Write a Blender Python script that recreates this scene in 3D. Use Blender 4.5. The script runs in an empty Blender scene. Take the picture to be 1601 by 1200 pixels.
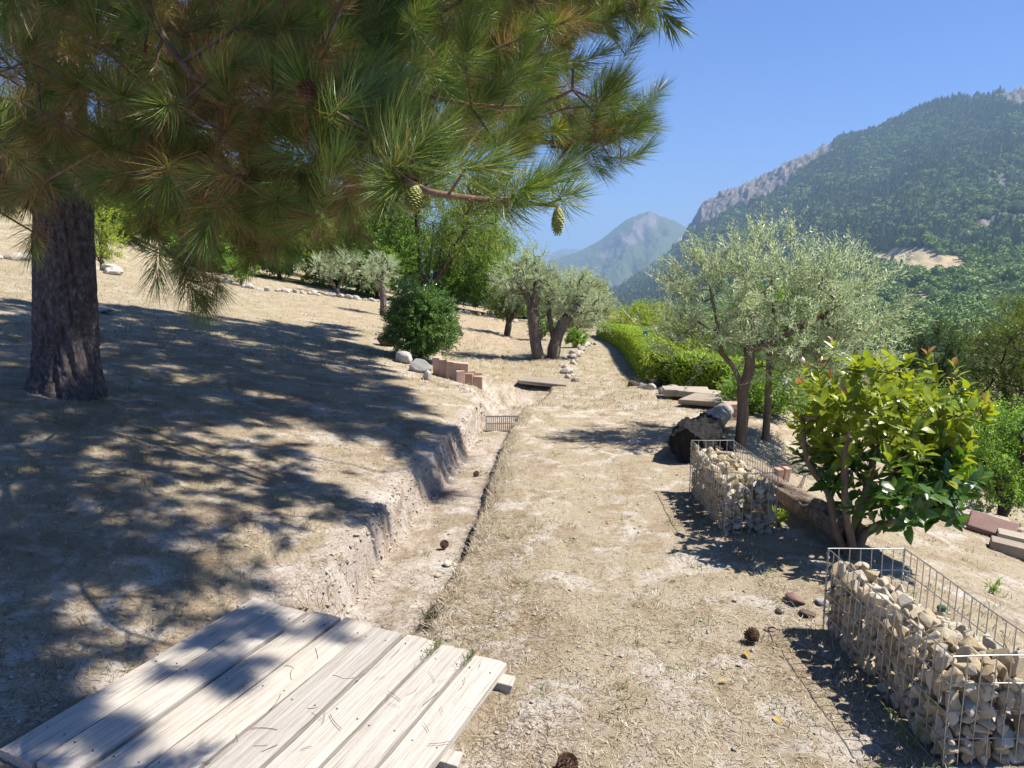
import bpy, bmesh, math
import numpy as np
from mathutils import Vector, Matrix, Euler

# ------------------------------------------------------------------ camera, sky, sun, exposure
SC = bpy.context.scene
COL = SC.collection
CAM = np.array([0.0, 0.0, 1.62]); FPX = 1160.0; PITCH = math.radians(8.3)
cam_data = bpy.data.cameras.new("camera")
cam_data.sensor_width = 36.0; cam_data.lens = 36.0 * FPX / 1601.0
cam_data.clip_start = 0.05; cam_data.clip_end = 60000.0
cam = bpy.data.objects.new("camera", cam_data); COL.objects.link(cam)
cam.location = CAM; cam.rotation_euler = (math.pi / 2 - PITCH, 0, 0)
SC.camera = cam

SUN_EL = math.radians(56.0); SUN_PHI = math.radians(1.0)      # phi: from +x towards +y
SUN = np.array([math.cos(SUN_EL) * math.cos(SUN_PHI), math.cos(SUN_EL) * math.sin(SUN_PHI), math.sin(SUN_EL)])
world = bpy.data.worlds.new("World"); SC.world = world; world.use_nodes = True
wn = world.node_tree; bg = wn.nodes["Background"]
sky = wn.nodes.new("ShaderNodeTexSky"); sky.sky_type = 'NISHITA'; sky.sun_disc = False
sky.sun_elevation = SUN_EL; sky.sun_rotation = math.pi / 2 - SUN_PHI
sky.altitude = 1500.0; sky.air_density = 1.0; sky.dust_density = 0.05; sky.ozone_density = 4.0
tint = wn.nodes.new("ShaderNodeMix"); tint.data_type = 'RGBA'; tint.blend_type = 'MULTIPLY'; tint.inputs[0].default_value = 1.0
tint.inputs[7].default_value = (.37, .79, 1.47, 1)                # the deep blue of a dry mountain sky, all round
wn.links.new(sky.outputs[0], tint.inputs[6]); wn.links.new(tint.outputs[2], bg.inputs[0]); bg.inputs[1].default_value = 0.05
sun_data = bpy.data.lights.new("sun", 'SUN'); sun_data.energy = 5.0; sun_data.angle = math.radians(0.53)
sun_data.color = (1.0, 0.94, 0.85)
sun = bpy.data.objects.new("sun", sun_data); COL.objects.link(sun)
sun.rotation_euler = Vector(SUN).to_track_quat('Z', 'Y').to_euler()
SC.view_settings.view_transform = 'Standard'; SC.view_settings.look = 'None'
SC.view_settings.gamma = 1.0; SC.view_settings.exposure = 1.15
SC.view_settings.use_curve_mapping = False
SC.cycles.max_bounces = 6; SC.cycles.diffuse_bounces = 1; SC.cycles.glossy_bounces = 2
SC.cycles.transmission_bounces = 3; SC.cycles.volume_bounces = 0; SC.cycles.transparent_max_bounces = 4
SC.cycles.use_denoising = True
SC.cycles.sample_clamp_indirect = 6.0

rng = np.random.default_rng(7)

# ------------------------------------------------------------------ small maths
def unit(v):
    v = np.asarray(v, float); n = np.linalg.norm(v, axis=-1, keepdims=True); return v / np.maximum(n, 1e-9)
def sstep(a, b, x):
    t = np.clip((np.asarray(x, float) - a) / (b - a), 0, 1); return t * t * (3 - 2 * t)
def _hash(ix, iy, seed):
    h = (ix.astype(np.int64) * 374761393 + iy.astype(np.int64) * 668265263 + seed * 974634777) & 0xFFFFFFFF
    h = ((h ^ (h >> 13)) * 1274126177) & 0xFFFFFFFF
    h = h ^ (h >> 16)
    return (h & 0xFFFFFF) / float(0xFFFFFF)
def vnoise(x, y, seed=0):
    x = np.asarray(x, float); y = np.asarray(y, float)
    ix = np.floor(x); iy = np.floor(y); fx = x - ix; fy = y - iy
    fx = fx * fx * (3 - 2 * fx); fy = fy * fy * (3 - 2 * fy)
    a = _hash(ix, iy, seed); b = _hash(ix + 1, iy, seed); c = _hash(ix, iy + 1, seed); d = _hash(ix + 1, iy + 1, seed)
    return (a + (b - a) * fx) * (1 - fy) + (c + (d - c) * fx) * fy
def fbm(x, y, seed=0, octv=4, gain=0.5):
    s = 0.0; amp = 1.0; tot = 0.0; f = 1.0
    for k in range(octv):
        s = s + amp * (vnoise(x * f, y * f, seed + k * 17) - 0.5); tot += amp; amp *= gain; f *= 2.03
    return s / tot * 2.0                                                # about -1..1
def ray(u, v):
    a = (u - 800.5) / FPX; b = (600.0 - v) / FPX
    return np.array([a, math.cos(PITCH) + math.sin(PITCH) * b, -math.sin(PITCH) + math.cos(PITCH) * b])
def P(u, v, d):
    return CAM + ray(u, v) * d
def pix(p):
    q = np.asarray(p, float) - CAM
    f = q[..., 1] * math.cos(PITCH) - q[..., 2] * math.sin(PITCH); up = q[..., 1] * math.sin(PITCH) + q[..., 2] * math.cos(PITCH)
    return 800.5 + FPX * q[..., 0] / f, 600 - FPX * up / f, f

# ------------------------------------------------------------------ the land
YB = [0.0, 2.4, 3.0, 3.6, 3.95, 5.34, 6.44, 8.3, 9.2, 10.2, 12.0, 60]
XB = [-1.5, -1.3, -1.2, -0.98, -.85, -.76, -.63, -.36, -.55, -.8, -.9, -.9]
HB = [.02, .06, .10, .14, .165, .18, .18, .18, .20, .20, .20, .20]
YF = [0.0, 3.5, 4.3, 5.1, 5.95, 7.0, 8.0, 9.0, 10.0, 10.6, 60]
XL = [-.95, -.83, -.775, -.69, -.54, -.43, -.34, -.16, .14, .3, .3]
XR = [-.55, -.42, -.29, -.23, -.19, -.12, -.02, .12, .42, .55, .55]
YA = [0, 7.3, 8.1, 8.6, 9.4, 10.0, 10.5, 11.0, 60]
AA = [1, 1, .8, .45, .6, 1.6, 1.6, 0, 0]
YE = [-20, 7.0, 8.0, 9.0, 10.0, 12.0, 16.0, 22.0, 28, 60]
XE = [1.85, 1.85, 2.45, 2.85, 3.0, 3.1, 3.2, 3.6, 4.2, 8]
# skyline of the big wooded mountain, of the pointed peak behind and of the farthest ridge (picture points of their crests)
SKY1 = [(-400, 380), (300, 395), (700, 440), (870, 474), (960, 456), (1010, 425), (1045, 398), (1070, 376), (1080, 350), (1098, 320), (1130, 300), (1180, 284),
        (1230, 254), (1296, 224), (1340, 212), (1400, 190), (1440, 166), (1480, 155), (1540, 151), (1568, 144), (1601, 138), (1800, 120), (2600, 160), (4000, 260)]
SKY2 = [(700, 470), (800, 430), (850, 410), (905, 393), (940, 374), (980, 342), (1000, 335), (1015, 330), (1032, 338), (1050, 343), (1085, 362), (1150, 395), (1250, 440)]
SKY3 = [(600, 440), (760, 424), (820, 410), (850, 400), (882, 388), (905, 389), (950, 396), (1000, 415), (1100, 440)]
def skyline(pts):
    az = []; el = []
    for (u, v) in pts:
        r = ray(u, v); az.append(math.atan2(r[0], r[1])); el.append(r[2] / math.hypot(r[0], r[1]))
    return np.array(az), np.array(el)
AZ1, EL1 = skyline(SKY1); AZ2, EL2 = skyline(SKY2); AZ3, EL3 = skyline(SKY3)
RG = np.array([60, 100, 300, 500, 800, 1200, 1700, 2200, 2600, 2750, 3600.])
GG = np.array([0, 0.0, .12, .20, .36, .52, .72, .90, 1.0, .985, .70])
def ridge_noise(az, r):
    s = fbm(az * 22 + 3, np.log(r) * 9, 51, 5, 0.55)
    gul = np.abs(fbm(az * 16 + np.log(r) * 1.5, np.log(r) * 3.0, 77, 4)) * -1.0 + .25
    return s * .6 + gul
def far_e(az, r):
    E = np.interp(az, AZ1, EL1)
    g = np.interp(r, RG, GG)
    e0 = -.105
    mask = np.clip((r - 150) / 500, 0, 1) * np.clip((2600 - r) / 500, 0.0, 1) * sstep(-.09, .05, E)
    return e0 + (E - e0) * g + ridge_noise(az, r) * .020 * mask + fbm(az * 90, np.log(r) * 5, 5, 3) * .003 * sstep(400, 2000, r)
def far_z(x, y):
    r = np.hypot(x, y); az = np.arctan2(x, y)
    return 1.62 + r * far_e(az, np.maximum(r, 60))
def near_z(x, y, fine=True):
    xb = np.interp(y, YB, XB); hb = np.interp(y, YB, HB); xl = np.interp(y, YF, XL); xr = np.interp(y, YF, XR)
    a = np.interp(y, YA, AA); xe = np.interp(y, YE, XE)
    if fine:
        j = fbm(x * 3.0, y * 5.5, 3, 4, .6)
        xb = xb + .032 * fbm(y * 6.0, x * 0 + 2, 9, 4, .65) + .02 * j
        xl = xl + .035 * fbm(y * 7.0, x * 0 + 8, 19, 4, .6) + .025 * j
        xr = xr + .035 * fbm(y * 5.0, x * 0 + 5, 29, 4, .65)
        xl = np.minimum(xl, xr - .06)
    xl = np.maximum(xl, xb + .05)
    left = hb + .18 * (xb - x)
    left = np.where(x < -16, hb + .18 * (xb + 16) + .09 * (-16 - x), left)
    zf = -.10 * a
    t = np.clip((x - xb) / (xl - xb), 0, 1)
    wallp = sstep(0, 1, t)
    if fine:
        wallp = np.clip(wallp + .30 * fbm(x * 14, y * 14, 41, 4, .65) * np.sin(np.pi * t), 0, 1)
    bank = hb + (zf - hb) * wallp
    lip = sstep(0, 1, np.clip((x - xr) / (.055), 0, 1))
    right = zf + (0 - zf) * lip
    z = np.where(x < xb, left, np.where(x < xl, bank, right))
    # path, mound of the old olives, falling ground beyond the path's outer edge
    z = z + .03 * np.exp(-((x - .1) / .35) ** 2) * (x > xr) * sstep(2, 3.2, y) * (1 - sstep(8, 10, y)) * lip
    z = z + .20 * np.exp(-(((x - .55) / .85) ** 2 + ((y - 13.6) / 1.9) ** 2))
    z = z + 1.0 * sstep(-9, -14, x) * sstep(17.5, 23, y)
    dx = np.maximum(x - xe, 0)
    z = z - .27 * dx * sstep(0, .8, dx) - .22 * np.maximum(dx - 4.2, 0)
    return z
def bumps(x, y):
    xb = np.interp(y, YB, XB)
    return .018 * fbm(x * 1.7, y * 1.7, 61, 3) + .011 * fbm(x * 6, y * 6, 62, 3) + .006 * fbm(x * 22, y * 22, 63, 3, .6)
def H(x, y, fine=True):
    x = np.asarray(x, float); y = np.asarray(y, float)
    r = np.hypot(x, y)
    n = near_z(x, y, fine) + (bumps(x, y) if fine else 0)
    w = sstep(28, 72, r) * sstep(-6, 6, x + .1 * y)
    w = np.maximum(w, sstep(55, 75, r))
    return n * (1 - w) + far_z(x, y) * w if np.any(w > 0) else n
def G(u, v, lift=0.0):
    """the point of the ground seen at a picture point"""
    d = ray(u, v); t = np.concatenate([np.linspace(1.5, 60, 6000)])
    p = CAM[None] + d[None] * t[:, None]
    below = p[:, 2] < H(p[:, 0], p[:, 1], False)
    i = int(np.argmax(below)) if below.any() else len(t) - 1
    q = p[i].copy(); q[2] = float(H(q[0], q[1])) + lift
    return q
def on(x, y, lift=0.0):
    return np.array([x, y, float(H(x, y)) + lift])

# ------------------------------------------------------------------ object helpers
def put(o, parent=None):
    COL.objects.link(o)
    if parent is not None: o.parent = parent
    return o
def tag(o, label=None, cat=None, group=None, kind=None):
    if label: o["label"] = label
    if cat: o["category"] = cat
    if group: o["group"] = group
    if kind: o["kind"] = kind
    return o
def thing(name, loc, label, cat, group=None, rz=0.0):
    o = bpy.data.objects.new(name, None); o.location = tuple(loc); o.rotation_euler = (0, 0, rz)
    o.empty_display_size = .1
    return tag(put(o), label, cat, group)
def mesh_np(name, V, F, mat, attrs=None, smooth=False):
    """V (n,3); F: array (m,k) or list of such arrays; attrs: point float attributes"""
    me = bpy.data.meshes.new(name)
    Fs = F if isinstance(F, list) else [F]
    Fs = [np.asarray(f, np.int32) for f in Fs if len(f)]
    V = np.ascontiguousarray(V, np.float32)
    loops = np.concatenate([f.ravel() for f in Fs]); tot = np.concatenate([np.full(len(f), f.shape[1], np.int32) for f in Fs])
    start = np.concatenate([[0], np.cumsum(tot)[:-1]]).astype(np.int32)
    me.vertices.add(len(V)); me.vertices.foreach_set("co", V.ravel())
    me.loops.add(len(loops)); me.loops.foreach_set("vertex_index", loops)
    me.polygons.add(len(tot)); me.polygons.foreach_set("loop_start", start); me.polygons.foreach_set("loop_total", tot)
    me.update(calc_edges=True)
    me.polygons.foreach_set("use_smooth", np.full(len(tot), bool(smooth)))
    for k, a in (attrs or {}).items():
        at = me.attributes.new(k, 'FLOAT', 'POINT'); at.data.foreach_set("value", np.ascontiguousarray(a, np.float32))
    if mat: me.materials.append(mat)
    return me
def obj(name, me, parent=None, loc=None, rot=None, scale=None):
    o = bpy.data.objects.new(name, me)
    if loc is not None: o.location = tuple(loc)
    if rot is not None: o.rotation_euler = tuple(rot)
    if scale is not None: o.scale = tuple(scale) if np.ndim(scale) else (scale,) * 3
    return put(o, parent)
class MB:
    """collects pieces of one mesh"""
    def __init__(s): s.V = []; s.F = {}; s.A = []; s.n = 0
    def add(s, V, F, a=0.0):
        V = np.asarray(V, float); F = np.asarray(F, int)
        s.V.append(V); s.F.setdefault(F.shape[1], []).append(F + s.n); s.n += len(V)
        s.A.append(np.broadcast_to(np.asarray(a, float), (len(V),)).copy())
    def tube(s, pts, rad, k=6, a=0.0, cap=True, rough=0.0):
        pts = np.asarray(pts, float); n = len(pts); rad = np.broadcast_to(np.asarray(rad, float), (n,))
        if rough:                                                   # gnarled wood: finer rings, uneven radius
            m = n * 5; tt = np.linspace(0, n - 1, m); pts = np.stack([np.interp(tt, np.arange(n), pts[:, i]) for i in range(3)], 1); rad = np.interp(tt, np.arange(n), rad); n = m
        T = unit(np.gradient(pts, axis=0))
        ref = np.array([0, 0, 1.0]) if abs(T[0][2]) < .9 else np.array([1.0, 0, 0])
        N = np.zeros_like(T); x = ref
        for i in range(n):
            x = x - T[i] * np.dot(x, T[i]); x = unit(x); N[i] = x
        B = np.cross(T, N); th = np.linspace(0, 2 * np.pi, k, endpoint=False)
        V = pts[:, None] + rad[:, None, None] * (N[:, None] * np.cos(th)[None, :, None] + B[:, None] * np.sin(th)[None, :, None])
        i = np.arange(n - 1)[:, None] * k; j = np.arange(k)[None]; j2 = (j + 1) % k
        Q = np.stack([i + j, i + j2, i + k + j2, i + k + j], -1).reshape(-1, 4)
        if rough:
            L_ = np.concatenate([[0], np.cumsum(np.linalg.norm(np.diff(pts, axis=0), axis=1))]); TH, LL = np.meshgrid(th, L_ / max(rad[0], .02))
            w = fbm(np.cos(TH) * 1.6 + 31 * a, np.sin(TH) * 1.6 + LL * .35, 61, 4, .6) + .6 * fbm(np.cos(TH) * 4.5 + 7 * a, np.sin(TH) * 4.5 + LL * .5, 67, 3)
            V = pts[:, None] + (V - pts[:, None]) * (1 + rough * w * np.clip(rad / .03, 0, 1)[:, None])[..., None]
        V = V.reshape(-1, 3); s.add(V, Q, a)
        if cap and k > 3:
            base = s.n
            s.add(np.concatenate([V[:k], pts[:1], V[-k:], pts[-1:]]), np.concatenate([np.stack([np.full(k, k), (np.arange(k) + 1) % k, np.arange(k)], 1),
                  np.stack([np.full(k, 2 * k + 1), k + 1 + np.arange(k), k + 1 + (np.arange(k) + 1) % k], 1)]), a)
    def box(s, c, h, R=None, a=0.0):
        """centre, half sizes, rotation matrix"""
        sg = np.array([[-1, -1, -1], [1, -1, -1], [1, 1, -1], [-1, 1, -1], [-1, -1, 1], [1, -1, 1], [1, 1, 1], [-1, 1, 1]], float) * np.asarray(h)
        if R is not None: sg = sg @ np.asarray(R).T
        s.add(sg + np.asarray(c), [[0, 3, 2, 1], [4, 5, 6, 7], [0, 1, 5, 4], [1, 2, 6, 5], [2, 3, 7, 6], [3, 0, 4, 7]], a)
    def mesh(s, name, mat, smooth=False):
        return mesh_np(name, np.concatenate(s.V), [np.concatenate(f) for f in s.F.values()], mat, {"rnd": np.concatenate(s.A)}, smooth)
    def build(s, name, mat, parent=None, smooth=False, off=None):
        if off is not None: s.V = [v - np.asarray(off) for v in s.V]
        return obj(name, s.mesh(name, mat, smooth), parent)
def rotz(a): return np.array([[math.cos(a), -math.sin(a), 0], [math.sin(a), math.cos(a), 0], [0, 0, 1.0]])

# ------------------------------------------------------------------ materials
class NT:
    def __init__(s, name):
        s.m = bpy.data.materials.new(name); s.m.use_nodes = True; s.t = s.m.node_tree
        s.b = s.t.nodes["Principled BSDF"]; s.out = s.t.nodes["Material Output"]
    def n(s, typ, **kw):
        nd = s.t.nodes.new(typ)
        for k, v in kw.items():
            if k.startswith("i_"):
                key = k[2:]; key = int(key) if key.isdigit() else key.replace("_", " ")
                if isinstance(v, bpy.types.NodeSocket): s.t.links.new(v, nd.inputs[key])
                else: nd.inputs[key].default_value = v
            else: setattr(nd, k, v)
        return nd
    def l(s, a, b): s.t.links.new(a, b)
    def ramp(s, fac, stops, interp='LINEAR'):
        r = s.n("ShaderNodeValToRGB"); cr = r.color_ramp; cr.interpolation = interp
        while len(cr.elements) > 1: cr.elements.remove(cr.elements[-1])
        cr.elements[0].position = stops[0][0]; cr.elements[0].color = (*stops[0][1], 1)
        for p, c in stops[1:]:
            e = cr.elements.new(p); e.color = (*c, 1)
        s.l(fac, r.inputs[0]); return r.outputs[0]
    def noise(s, scale, detail=4, rough=.55, co=None, dist=0.0):
        nd = s.n("ShaderNodeTexNoise"); nd.inputs["Scale"].default_value = scale; nd.inputs["Detail"].default_value = detail
        nd.inputs["Roughness"].default_value = rough; nd.inputs["Distortion"].default_value = dist
        if co is not None: s.l(co, nd.inputs["Vector"])
        return nd.outputs[0]
    def mix(s, f, a, b, mode='MIX'):
        nd = s.n("ShaderNodeMix", data_type='RGBA', blend_type=mode)
        for sock, v in ((nd.inputs[0], f), (nd.inputs[6], a), (nd.inputs[7], b)):
            if isinstance(v, bpy.types.NodeSocket): s.l(v, sock)
            elif np.ndim(v): sock.default_value = (*v, 1) if len(v) == 3 else v
            else: sock.default_value = v
        return nd.outputs[2]
    def math(s, op, a, b=0.0, clamp=False):
        nd = s.n("ShaderNodeMath", operation=op, use_clamp=clamp)
        for sock, v in ((nd.inputs[0], a), (nd.inputs[1], b)):
            if isinstance(v, bpy.types.NodeSocket): s.l(v, sock)
            else: sock.default_value = v
        return nd.outputs[0]
    def attr(s, name):
        return s.n("ShaderNodeAttribute", attribute_name=name).outputs["Fac"]
    def pos(s): return s.n("ShaderNodeNewGeometry").outputs["Position"]
    def oco(s): return s.n("ShaderNodeTexCoord").outputs["Object"]
    def bump(s, h, strength=.5, dist=.01):
        nd = s.n("ShaderNodeBump"); nd.inputs["Strength"].default_value = strength; nd.inputs["Distance"].default_value = dist
        s.l(h, nd.inputs["Height"]); s.l(nd.outputs[0], s.b.inputs["Normal"]); return nd
    def col(s, c):
        if isinstance(c, bpy.types.NodeSocket): s.l(c, s.b.inputs["Base Color"])
        else: s.b.inputs["Base Color"].default_value = (*c, 1)
    def set(s, rough=.8, spec=.3):
        s.b.inputs["Roughness"].default_value = rough; s.b.inputs["Specular IOR Level"].default_value = spec
def leafmat(name, stops, rough=.5, spec=.4, trans=.35, tcol=(1.25, 1.25, .55), obj_rand=False, gain=1.0):
    stops = [(p, tuple(min(.85, c * gain) for c in col)) for p, col in stops]
    m = NT(name); m.set(rough, spec)
    f = m.attr("rnd") if not obj_rand else m.math('ADD', m.math('MULTIPLY', m.attr("rnd"), .6), m.math('MULTIPLY', m.n("ShaderNodeObjectInfo").outputs["Random"], .4))
    c = m.ramp(f, stops); m.col(c)
    t = m.n("ShaderNodeBsdfTranslucent"); m.l(m.mix(1.0, c, tcol, 'MULTIPLY'), t.inputs[0])
    mx = m.n("ShaderNodeMixShader"); mx.inputs[0].default_value = trans
    m.l(m.b.outputs[0], mx.inputs[1]); m.l(t.outputs[0], mx.inputs[2]); m.l(mx.outputs[0], m.out.inputs[0])
    return m.m
def barkmat(name, c0, c1, c2, scale=14, stretch=.25, bump=.6):
    m = NT(name); m.set(.92, .15); co = m.oco()
    mp = m.n("ShaderNodeMapping"); m.l(co, mp.inputs[0]); mp.inputs["Scale"].default_value = (1, 1, stretch)
    a = m.noise(scale, 6, .65, mp.outputs[0], .6); b = m.noise(scale * .25, 3, .5, co)
    c = m.ramp(a, [(.3, c0), (.52, c1), (.72, c2)])
    m.col(m.mix(m.math('MULTIPLY', b, .7), c, c1)); m.bump(a, bump, .02)
    return m.m
def stonemat(name, stops, scale=9, bump=.35, rnd=True):
    m = NT(name); m.set(.9, .2); co = m.oco()
    a = m.noise(scale, 6, .65, co); b = m.noise(scale * 5, 4, .6, co)
    f = m.math('MULTIPLY', a, .6)
    if rnd: f = m.math('ADD', f, m.math('MULTIPLY', m.n("ShaderNodeObjectInfo").outputs["Random"], .45))
    else: f = m.math('ADD', f, .2)
    c = m.ramp(f, stops)
    m.col(m.mix(m.math('MULTIPLY', b, .35), c, (.16, .13, .1), 'MULTIPLY'))
    m.bump(m.math('ADD', a, m.math('MULTIPLY', b, .5)), bump, .01)
    return m.m
# ------------------------------------------------------------------ ground
def ground_material():
    m = NT("dry_ground"); m.set(.95, .1); p = m.pos()
    big = m.noise(.9, 4, .55, p); mid = m.noise(5.5, 5, .6, p, .4); fine = m.noise(60, 5, .7, p); straw = m.noise(190, 3, .7, p, 1.5)
    soil = m.ramp(fine, [(.30, (.25, .20, .16)), (.43, (.44, .375, .315)), (.58, (.54, .47, .40)), (.72, (.66, .60, .525))])
    grass = m.ramp(straw, [(.33, (.13, .095, .055)), (.46, (.36, .29, .19)), (.58, (.47, .40, .275)), (.70, (.66, .58, .42))])
    f = m.math('ADD', m.math('MULTIPLY', mid, 1.1), m.math('MULTIPLY', big, .9))
    f = m.math('SUBTRACT', f, m.math('MULTIPLY', m.attr("soil"), .8))
    f = m.math('ADD', f, m.math('MULTIPLY', m.attr("lawn"), .3))
    gf = m.ramp(f, [(.62, (0, 0, 0)), (1.12, (1, 1, 1))])
    sep = m.n("ShaderNodeSeparateColor"); m.l(gf, sep.inputs[0])
    c = m.mix(m.math('MULTIPLY', sep.outputs[0], .85), soil, grass)
    def mask(sc, a, b, dist=.5):
        rp = m.ramp(m.noise(sc, 6, .68, p, dist), [(a, (0, 0, 0)), (b, (1, 1, 1))]); sx = m.n("ShaderNodeSeparateColor"); m.l(rp, sx.inputs[0]); return sx.outputs[0]
    c = m.mix(m.math('MULTIPLY', mask(2.6, .50, .58), .65), c, m.ramp(straw, [(.35, (.16, .115, .07)), (.6, (.37, .29, .185))]))      # matted dead grass
    c = m.mix(m.math('MULTIPLY', mask(3.1, .52, .61), .62), c, m.ramp(fine, [(.3, (.52, .47, .42)), (.65, (.72, .675, .62))]))           # bare pale dust
    c = m.mix(m.math('MULTIPLY', mask(26, .58, .63, 1.0), .65), c, (.16, .12, .085))                                                      # small dark specks
    c = m.mix(m.math('MULTIPLY', m.attr("warm"), .5), c, (.47, .33, .25))
    green = m.ramp(m.noise(1.4, 4, .6, p), [(.60, (0, 0, 0)), (.74, (1, 1, 1))])
    sg = m.n("ShaderNodeSeparateColor"); m.l(green, sg.inputs[0])
    gm = m.math('MULTIPLY', m.math('MULTIPLY', sg.outputs[0], straw), m.math('ADD', m.math('MULTIPLY', m.attr("lawn"), .5), .45))
    c = m.mix(gm, c, (.20, .22, .08))
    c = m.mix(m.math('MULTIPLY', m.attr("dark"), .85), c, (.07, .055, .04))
    c = m.mix(m.math('MULTIPLY', m.attr("wild"), 1.0), c, (.10, .12, .045))
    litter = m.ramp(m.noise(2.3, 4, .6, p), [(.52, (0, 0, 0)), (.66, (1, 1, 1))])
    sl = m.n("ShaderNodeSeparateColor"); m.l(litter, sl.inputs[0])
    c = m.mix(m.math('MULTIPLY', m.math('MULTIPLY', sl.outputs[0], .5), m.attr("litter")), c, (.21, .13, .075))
    c = m.mix(m.math('MULTIPLY', m.attr("lawn"), .5), c, (.29, .245, .145))
    m.col(c)
    m.bump(m.math('ADD', m.math('MULTIPLY', fine, .6), m.math('MULTIPLY', straw, .5)), 1.0, .016)
    return m.m
MAT_GROUND = ground_material()
def polar_grid(az, r, cx=0.0, cy=0.0):
    A, R = np.meshgrid(az, r)
    return cx + R * np.sin(A), cy + R * np.cos(A)
def grid_faces(nr, nc, wrap=False):
    i = np.arange(nr - 1)[:, None] * nc; j = np.arange(nc if wrap else nc - 1)[None]; j2 = (j + 1) % nc
    return np.stack([i + j, i + nc + j, i + nc + j2, i + j2], -1).reshape(-1, 4)[:, ::-1]
def soil_of(x, y):
    xb = np.interp(y, YB, XB); xr = np.interp(y, YF, XR); a = np.interp(y, YA, AA)
    s = sstep(-.25, .06, x - xb) * (1 - sstep(-.02, .06, x - xr)) * np.clip(a, 0, 1)
    return s
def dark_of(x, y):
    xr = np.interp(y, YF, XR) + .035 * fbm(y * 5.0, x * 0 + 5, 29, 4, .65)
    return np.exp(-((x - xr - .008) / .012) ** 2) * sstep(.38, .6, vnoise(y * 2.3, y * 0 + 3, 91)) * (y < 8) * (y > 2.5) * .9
az_f = np.radians(np.linspace(-52, 52, 640)); az_b = np.radians(np.linspace(52, 308, 62)[1:-1])
az = np.concatenate([az_f, az_b])
rr = np.concatenate([np.geomspace(.5, 2, 22)[:-1], np.geomspace(2, 9.5, 330)[:-1], np.geomspace(9.5, 78, 120)])
X, Y = polar_grid(az, rr); X = X.ravel(); Y = Y.ravel()
Z = H(X, Y)
# the outer lip of the trench is undercut: a crack along its foot
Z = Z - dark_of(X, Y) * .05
xe_ = np.interp(Y, YE, XE)
lawn = np.clip(sstep(-1.2, -3.5, X) * .6 + sstep(9, 13, Y) * .9, 0, 1)
wild = np.clip(sstep(2.0, 4.5, X - xe_ - .8) * sstep(7, 12, Y) + sstep(4.6, 7.0, X - xe_) + sstep(28, 40, np.hypot(X, Y)), 0, 1)
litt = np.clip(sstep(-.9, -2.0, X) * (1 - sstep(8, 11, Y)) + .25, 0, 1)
V = np.stack([X, Y, Z], 1)
F = grid_faces(len(rr), len(az), True)
c0 = len(V); V = np.concatenate([V, [[0, 0, float(H(0, 0))]]])
Fc = np.stack([np.full(len(az), c0), (np.arange(len(az)) + 1) % len(az), np.arange(len(az))], 1)
ap = lambda a: np.append(a, 0.0)
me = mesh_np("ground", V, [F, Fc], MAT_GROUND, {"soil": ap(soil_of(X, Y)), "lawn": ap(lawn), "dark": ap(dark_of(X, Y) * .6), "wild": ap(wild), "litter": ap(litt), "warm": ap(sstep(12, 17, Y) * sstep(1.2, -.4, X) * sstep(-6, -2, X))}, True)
tag(obj("ground", me), kind="structure", label="dry sandy garden ground with a trench and sparse straw grass")

# ------------------------------------------------------------------ mountains
def mountain_material(name, veg0, veg1, rock0, rock1, meadow=(.46, .36, .22), tr=1.0):
    m = NT(name); m.set(.95, .05); p = m.pos()
    a = m.noise(.012 * tr, 6, .65, p); b = m.noise(.09 * tr, 5, .7, p)
    veg = m.mix(a, veg0, veg1); veg = m.mix(m.math('MULTIPLY', b, .5), veg, (.03, .045, .02))
    sp = m.n("ShaderNodeMapping"); m.l(p, sp.inputs[0]); sp.inputs["Scale"].default_value = (1, 1, .35)
    rk = m.ramp(m.noise(.035 * tr, 12, .78, sp.outputs[0], 1.0), [(.36, (rock0[0] * .45, rock0[1] * .45, rock0[2] * .45)), (.48, rock0), (.60, rock1)])
    c = m.mix(m.attr("rock"), veg, rk)
    md = m.mix(m.noise(.08, 4, .6, p), meadow, (meadow[0] * .75, meadow[1] * .8, meadow[2] * .8))
    c = m.mix(m.attr("meadow"), c, md)
    m.col(c); m.bump(m.math('ADD', a, b), .6, 6.0 / tr)
    return m.m
def px_blob(u, v, blobs):
    s = np.zeros_like(u)
    for (cu, cv, ru, rv, k) in blobs:
        du = (u - cu); dv = (v - cv - k * du)
        s = np.maximum(s, np.exp(-((du / ru) ** 4 + (dv / rv) ** 4)))
    return s
def rock_of(x, y, z):
    u, v, _ = pix(np.stack([x, y, z], -1)); az_ = np.arctan2(x, y); r = np.hypot(x, y)
    n = fbm(az_ * 60, z * .012, 71, 5, .6)
    s = px_blob(u, v, [(1108, 330, 28, 22, -.55), (1150, 306, 35, 22, -.4), (1205, 284, 45, 22, -.45), (1265, 246, 42, 14, -.5), (1590, 150, 24, 16, .3)])
    t = px_blob(u, v, [(1568, 288, 6, 18, 0), (1550, 345, 34, 9, -.3), (1225, 311, 14, 4, -.2), (1400, 350, 20, 6, -.2), (1590, 335, 20, 6, 0),
                       (1450, 322, 8, 6, 0), (1375, 460, 8, 9, .6), (1577, 448, 26, 9, .25)])
    return np.clip(sstep(.30, .55, s + .42 * n) + sstep(.5, .7, t + .35 * n), 0, 1)
def meadow_of(x, y, z):
    u, v, _ = pix(np.stack([x, y, z], -1))
    n = fbm(x * .012, y * .012, 81, 4, .6)
    s = px_blob(u, v, [(1437, 414, 88, 20, .06), (1425, 393, 46, 7, 0), (1430, 471, 32, 14, 0), (1568, 418, 26, 7, -.5), (1592, 396, 22, 6, -.3), (1490, 510, 18, 5, .2), (1450, 484, 10, 4, 0)])
    return sstep(.42, .62, s + .25 * n)
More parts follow.
